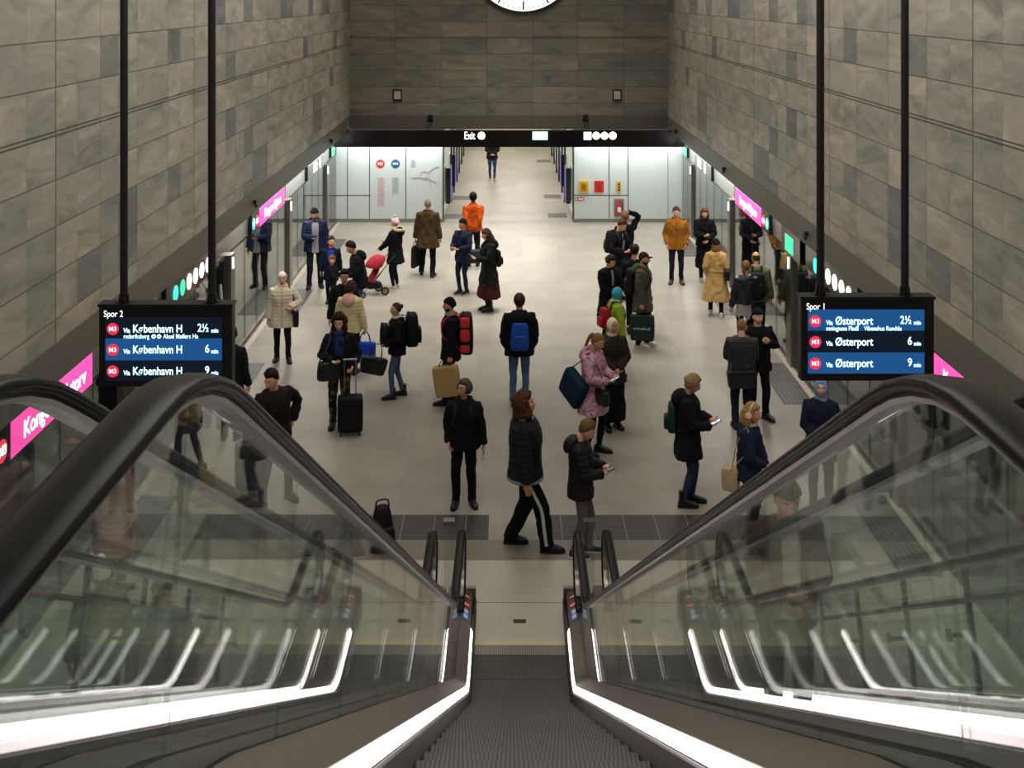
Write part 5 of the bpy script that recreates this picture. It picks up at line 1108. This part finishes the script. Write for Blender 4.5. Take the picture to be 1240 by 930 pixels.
c = person(G(768, 404), 1.70, 170, 'person in black jacket seen from behind next to the olive jacket', GP, head=(-25, 6, 0), top=(J, '14161a', .78), bottom=(TR, '101116', 1.), hair=('short', '20150f'), armL='down', armR='phone2', legs=stand(.10, .04), shoes=('1a1a1f', '77736c'))
c = person(G(778, 420), 1.76, 76, 'bearded person in maroon cap and long olive jacket', GP, head=(-4, 4, 0), armR='hold', armL='pocket', top=('coat', '47463a', .68), flare=.03, thick=.032, hood=('47463a', 1.), bottom=(TR, '14151a', 1.05), hat=('cap', '34191f'), beard='3a2a20', hair=('short', '2a1c14'), shoes=('dcd8d0', 'e4e0d8'), skin='fair', legs=((.10, -.06, 6), (-.09, .07, -4)))
o, ba, pt, Rm, cen = handbag(c, c.grip[-1], 'dark green carrier bag with pale lettering held by the maroon cap wearer', '1c2b26', (.44, .15, .46), .12, 90, 'bag', 'carrier_bag', 'nylon', 1.02, p=8.)
w = c.P.matrix_basis; q = MB()
for i in range(9):
    u = -.15 + .035 * i; hgt_ = (.05, .03, .03, .045, .03, .03, .045, .03, .03)[i]
    v0 = pt + np.array([-.086, u, -.12 - .25]); q = MB(); q.span(v0, v0 + np.array([.006, .024, hgt_])); q.build('letter', cloth('9fa8a0'), o, False, ba)
backpack(c, 'black backpack on the olive jacket', '14151a', .30, .44, .15, 1.22, accent='26282e', t=.032)
c = person(G(745, 455), 1.50, 112, 'child in lime green jacket with turquoise hood up', GP, head=(10, 14, 0), hs=1.06, top=(J, '8b9a2e', .80), tkind='nylon', thick=.036, scarf='b9b85c', hat=('hoodup', '3f9aae'), bottom=(TR, '2c3038', 1.), hair=('none', '3a2a1c'), armL='clasp', armR='down', legs=stand())
backpack(c, 'bright red backpack on the child in lime green', '96181c', .30, .40, .18, 1.18, accent='a81d22', t=.036)
c = person(G(741, 518), 1.66, 16, 'person in white knitted headscarf and dark brown coat over a long black skirt', GP, fem=True, armL='clasp', armR='clasp', head=(6, 2, 0), top=('coat', '241b18', .74), thick=.036, tkind='nylon', flare=.02, hat=('headscarf', 'd9d0b6'), bottom=('skirt', '0f0f12', .14, 'plain', .03), hair=('none', '2a1c14'), skin='tan', shoes=('121214', '171717'), legs=stand(.09, .02), quilt=.003)
c = person(G(718, 549), 1.74, 62, 'ponytailed person in pink floral coat looking at a phone', GP, fem=True, head=(6, 26, 0), armL='phone', armR='phone2', top=('coat', 'b98a98', .60), tkind='floral', flare=.045, thick=.03, bottom=('leggings', '121317', 1.), hair=('pony', '7d5a36'), shoes=('0f1014', '16171a', 'b9b9bc'), skin='fair', legs=((.10, -.05, 8), (-.10, .06, -2)), hood=('a8424e', .8))
phone(c, -1, 'phone held by the pink floral coat wearer', True, 30)
o, ba, pt, Rm, cen = handbag(c, c.T((-.235, .10, 1.22)), 'navy blue square tote on the shoulder of the pink floral coat', '14293f', (.46, .16, .40), .10, 62, name='tote_bag', kind='plain', tilt=-28, strap=[c.T((-.2, -.02, 1.36)), c.T((-.13, .0, 1.475)), c.T((-.17, .1, 1.36))], p=7., taper=1.0)
handbag(c, c.T((-.17, -.20, 1.02)), 'black clutch bag at the waist of the pink floral coat', '121317', (.30, .09, .20), .03, 60, strap=[c.T((-.16, -.17, 1.25)), c.T((-.10, -.0, 1.475)), c.T((-.12, .12, 1.25))], flap=True)
# --- far right
c = person(G(819, 343), 1.72, -6, 'person in mustard yellow jacket and dark jeans with hands in pockets', GP, armL='pocket', armR='pocket', top=(J, '935f1e', .80), thick=.034, hood=('8e5c1c', 1.), bottom=(TR, '171c2c', .95, 'denim'), hair=('short', '4c3c30'), shoes=('4a3420', '2c2018'), head=(-6, 0, 0), skin='fair', zipc='7d521a', legs=stand(.11, 0, 14))
c = person(G(853, 341), 1.70, 2, 'long-haired person in black jacket and long black skirt reading a phone', GP, fem=True, armL='clasp', armR='phone', head=(-8, 22, 0), top=(J, '111115', .86), bottom=('skirt', '0f0f12', .34, 'plain', .02), hair=('long', '5a3c26', .28), boots=.10, shoes=('9a8468', 'b9b2a4'), skin='pale', legs=stand(.08), thick=.03)
c = person(G(867, 382), 1.56, 168, 'person in beige trench coat and black hat, seen from behind', GP, fem=True, top=('coat', 'b08f58', .36), flare=.10, belt='a58450', thick=.030, armL='pocket', armR='pocket', bottom=(TR, '17171b', .9), hair=('long', '6e4e2e', .22), hat=('beanie', '17171b'), shoes=('d2cec4', 'dedad2'), legs=((.13, -.12, 6), (-.12, .12, -6)))
handbag(c, c.T((-.25, .05, 1.12)), 'black shoulder bag on the beige trench coat', '101014', (.11, .26, .22), .03, 0, strap=[c.T((-.21, -.08, 1.3)), c.T((-.12, .0, 1.48)), c.T((-.19, .10, 1.3))])
c = person(G(916, 416), 1.72, 172, 'balding person in olive jacket beside the black leather jacket', GP, head=(20, 8, 0), top=(J, '55563f', .82), thick=.03, bottom=(TR, '16181d', 1.), hair=('bald', '3a2a20'), skin='tan', collar='8a846c', legs=stand())
backpack(c, 'black backpack on the balding person by the glass doors', '17161a', .31, .44, .17, 1.18, accent='1f1c20', t=.03)
c = person(G(903, 425), 1.66, 186, 'ponytailed person in black leather jacket with a strap across the back', GP, fem=True, head=(-30, 4, 0), top=(J, '1b1c1f', .92), tkind='leather', bottom=('skirt', '8f8f92', .72, 'plain', .0), hair=('pony', '6e4a2c'), legs=stand(.09), armL='down', armR='down')
handbag(c, c.T((-.20, .08, 1.02)), 'black crossbody bag on the black leather jacket', '0f0f12', (.26, .10, .20), .03, 20, strap=[c.T((-.10, .165, 1.2)), c.T((.10, .06, 1.47)), c.T((.0, -.15, 1.25))])
c = person(G(917, 507), 1.70, 8, 'person in dark beanie and black jacket facing the grey jacket, holding a strap', GP, head=(0, 2, 0), armL='strap', armR='down', top=(J, '111114', .78), hat=('beanie', '15161e'), bottom=(TR, '121318', 1.), shoes=('2c2018', '1d1714'), skin='pale', legs=((.13, -.02, 22), (-.1, .0, -8)), girth=1.1)
c = person(G(898, 518), 1.64, 176, 'short-haired person in grey padded jacket seen from behind', GP, head=(-25, 4, 0), top=(J, '2c2d2f', .82), quilt=.004, thick=.036, tkind='nylon', bottom=(TR, '1a1d2c', 1.08), hair=('thin', '80603c'), skin='pale', armL='clasp', armR='clasp', legs=stand(.10, .03), girth=1.1)
handbag(c, c.T((.03, .20, 1.02)), 'black shoulder bag across the back of the grey padded jacket', '141416', (.40, .12, .26), .03, 8, strap=[c.T((.18, .12, 1.25)), c.T((.10, .05, 1.475)), c.T((.1, -.12, 1.3))], flap=False)
c = person(G(994, 616), 1.66, -14, 'person in pale blue headscarf and navy coat below the right departure board', GP, fem=True, hat=('headscarf', '6d84a8'), top=('coat', '161c2a', .66), bottom=(TR, '14161c', 1.), hair=('none', '2a1c14'), legs=stand(), armL='clasp', armR='clasp')
# --- seen through and over the left balustrade
c = person(G(334, 606), 1.76, 30, 'dark-haired person in black suit jacket leaning over with a hand on the hip', GP, lean=10, side=-6, head=(-55, 12, 0), armL=((.24, .04, .98), (1., .5, .4), .8), armR='hold', top=(J, '1d1a19', .80), bottom=(TR, '34343a', 1.), hair=('short', '120e0c'), skin='fair', legs=((.17, -.02, 14), (-.17, .03, -8)), shoes=('17171a', '1a1a1a'))
pt = c.grip[-1]; handbag(c, pt + np.array([0, -.02, 0]), 'small black rucksack held low by the suit-jacketed person', '14161a', (.26, .15, .38), .05, 30, 'bag', 'rucksack', 'nylon', .86, p=3.4)
X, Y = G(305, 608); suitcase((X - .08, Y + .30), 20, 'grey suitcase standing beside the suit-jacketed person', '3a3d42', .40, .25, .60, .02, 'suitcases')
c = person(G(230, 571), 1.66, -100, 'person in dark coat half hidden below the left departure board', GP, fem=True, armL='phone', armR='phone', head=(0, 16, 0), top=('coat', '14151b', .62), bottom=('leggings', '15161c', 1.), hair=('long', '2a1c14', .25), legs=((.10, -.14, 0), (-.09, .14, 0)))
c = person(G(279, 532), 1.64, 175, 'dark-coated person standing behind the left departure board', GP, top=('coat', '15151a', .7), bottom=(TR, '15161b', 1.), hair=('curly', '17110d'), legs=stand())
c = person(G(138, 716), 1.66, 150, 'person in long dusty pink quilted coat behind the left escalator', GP, fem=True, top=('coat', 'a8837a', .48), quilt=.006, thick=.04, tkind='nylon', flare=.03, bottom=(TR, '2a2a30', 1.), hair=('long', '4a3424', .2), legs=stand())
X, Y = G(196, 935); c = person((X, Y), 1.62, 4, 'person in grey-green coat facing the escalators on the far left', GP, top=('coat', '39423f', .66), bottom=(TR, '1c2226', 1.), hair=('short', '5a4a3a'), legs=stand(), scarf='7a6f58', girth=1.1)
X, Y = G(122, 905); c = person((X, Y), 1.60, 200, 'person in olive hooded jacket beside the grey-green coat', GP, top=(J, '4a4a36', .74), hood=('4a4a36', 1.25), bottom=(TR, '232a2c', 1.), hair=('short', '6a543c'), hat=('bobble', 'd8d4c8', 'e6e2d8'), legs=((.12, -.12, 0), (-.10, .12, 0)), armR='hold', armL='down')
# --- riding the right escalator
zs = prof(6.645, -.03, .3, .006); c = person((EC['r'] + .0, 6.66), 1.56, 2, 'person in dark beanie and brown jacket riding up the right escalator', 'people on the escalators', z0=zs, hat=('beanie', '15161a'), top=(J, '3d3026', .82), inner=('b9b2a4', 14, .9), bottom=(TR, '1c1f26', 1.), armL='clasp', armR='phone', head=(0, 14, 0), legs=stand(.09), hair=('short', '2a1c14'))
# --- stroller and a bag behind the handrail
X, Y = G(449, 357); sr = empty('stroller', (X, Y, 0), 'red and black child stroller behind the person in jeans', 'stroller', None, R(-62)); sr.scale = (.8, .8, .8)
mb = MB(); prf = [(-.30, .52), (-.22, .34), (.02, .36), (.14, .56), (.26, .86)]
mb.loft([[(x, y, z + d_) for x, d_ in ((-.19, .05), (0, -.02), (.19, .05), (.19, .09), (0, .02), (-.19, .09))] for y, z in prf]); mb.build('seat', cloth('8e1f2c', 'nylon'), sr, True)
mb = MB(); rg = []
for a in np.linspace(R(8), R(125), 9): rg.append([(math.cos(b_) * .205, .20 - math.cos(a) * .34 * abs(math.sin(b_)) ** .6, .70 + .02 + math.sin(a) * .34 * abs(math.sin(b_)) ** .6) for b_ in np.linspace(R(2), R(178), 13)])
mb.loft(rg, 0, False, False); cn = mb.build('canopy', cloth('a82838', 'nylon'), sr, True); md = cn.modifiers.new('thick', 'SOLIDIFY'); md.thickness = .012
for s in (-1, 1):
    mb = MB(); mb.tube([(s * .21, .62, 1.05), (s * .21, .30, .72), (s * .20, -.30, .12)], [.012] * 3, 8); mb.tube([(s * .20, .30, .10), (s * .21, .05, .42), (s * .21, .30, .72)], [.011] * 3, 8); mb.build('frame_tube', M_blackm, sr, True)
    for y, r_ in ((-.32, .085), (.32, .115)):
        mb = MB(); mb.tube([(s * .235 - .018, y, r_), (s * .235 + .018, y, r_)], [r_, r_], 24); wl = mb.build('wheel', M_blackm, sr, True)
        mb = MB(); mb.tube([(s * .235 - .021, y, r_), (s * .235 + .021, y, r_)], [r_ * .62, r_ * .62], 20); mb.build('wheel_hub', M_steel, wl, True)
mb = MB(); mb.tube([(-.21, .62, 1.05), (0, .65, 1.07), (.21, .62, 1.05)], [.016] * 3, 10); mb.build('push_bar', M_blackm, sr, True)
mb = MB(); rbox(mb, (0, .08, .26), (.34, .42, .16), 4.); mb.build('basket', cloth('17171a', 'nylon'), sr, True)
X, Y = G(463, 668); db = empty('duffel_bag', (X, Y, 0), 'round black duffel standing by the end of the left handrail', 'bag', None, R(20))
mb = MB(); rbox(mb, (0, 0, .27), (.32, .26, .54), 2.6, 20, .62); mb.build('bag_body', cloth('101013', 'nylon'), db, 'all')
mb = MB(); mb.tube(smooth_path([(-.08, 0, .52), (-.06, 0, .60), (.06, 0, .60), (.08, 0, .52)], 3), [.01] * 10, 7); mb.build('handle', cloth('1a1a1d', 'nylon'), db, 'all')
mb = MB(); rbox(mb, (0, -.13, .20), (.24, .06, .26), 3.5); mb.build('pocket', cloth('141417', 'nylon'), db, 'all')
# ================================================================ melt the cloth and body surfaces together
def nz3(p, f, s=0.):
    a = np.sin(p @ np.array([1.7, 2.9, 3.1]) * f + s) + np.sin(p @ np.array([-3.3, 1.1, 2.3]) * f * 1.13 + 2.1 + s) + np.sin(p @ np.array([2.2, -2.7, 1.3]) * f * 1.31 + 4.2 + s)
    return a / 3
tmp = []
for o, vox, sm_, wr, q, ex in REM:
    m = o.modifiers.new('remesh', 'REMESH'); m.mode = 'VOXEL'; m.voxel_size = vox; m.use_smooth_shade = True
    m = o.modifiers.new('smooth', 'SMOOTH'); m.factor = .5; m.iterations = sm_
dg = bpy.context.evaluated_depsgraph_get()
for r in REM: tmp.append(bpy.data.meshes.new_from_object(r[0].evaluated_get(dg)))
for i, ((o, vox, sm_, wr, q, ex), me) in enumerate(zip(REM, tmp)):
    n = len(me.vertices)
    if wr or q:
        co = np.zeros(n * 3); me.vertices.foreach_get('co', co); co = co.reshape(-1, 3); no = np.zeros(n * 3); me.vertices.foreach_get('normal', no); no = no.reshape(-1, 3)
        s = i * 1.7; pz = co * np.array([1., 1., .8]); w1 = nz3(pz + .06 * nz3(pz, 5., s)[:, None], 9., s); w2 = nz3(pz + .04 * nz3(pz, 9., s + 1)[:, None], 22., s + 3)
        d = wr * (w1 * .9 + (1 - np.abs(w2)) * .55 - .3)
        if q: d += q * (np.abs(np.sin(co[:, 2] * math.pi / .062)) ** .55 - .75)
        co += no * d[:, None]; me.vertices.foreach_set('co', co.ravel())
    mats = [s_ for s_ in o.data.materials]
    if ex is not None:
        vs = np.zeros(n * 3); me.vertices.foreach_get('co', vs); b = MB(); b.v = [tuple(v) for v in vs.reshape(-1, 3)]; b.f = [tuple(p.vertices) for p in me.polygons]; b.m = [0] * len(b.f)
        off = len(b.v); b.v += ex.v; b.f += [tuple(a + off for a in f) for f in ex.f]; b.m += ex.m
        nm = bpy.data.meshes.new(o.name); nm.from_pydata(b.v, [], b.f); me = nm
    me.materials.clear()
    for mt in mats: me.materials.append(mt)
    if ex is not None: me.polygons.foreach_set('material_index', b.m)
    me.polygons.foreach_set('use_smooth', [True] * len(me.polygons)); me.update()
    o.modifiers.clear(); o.data = me; me.name = o.name
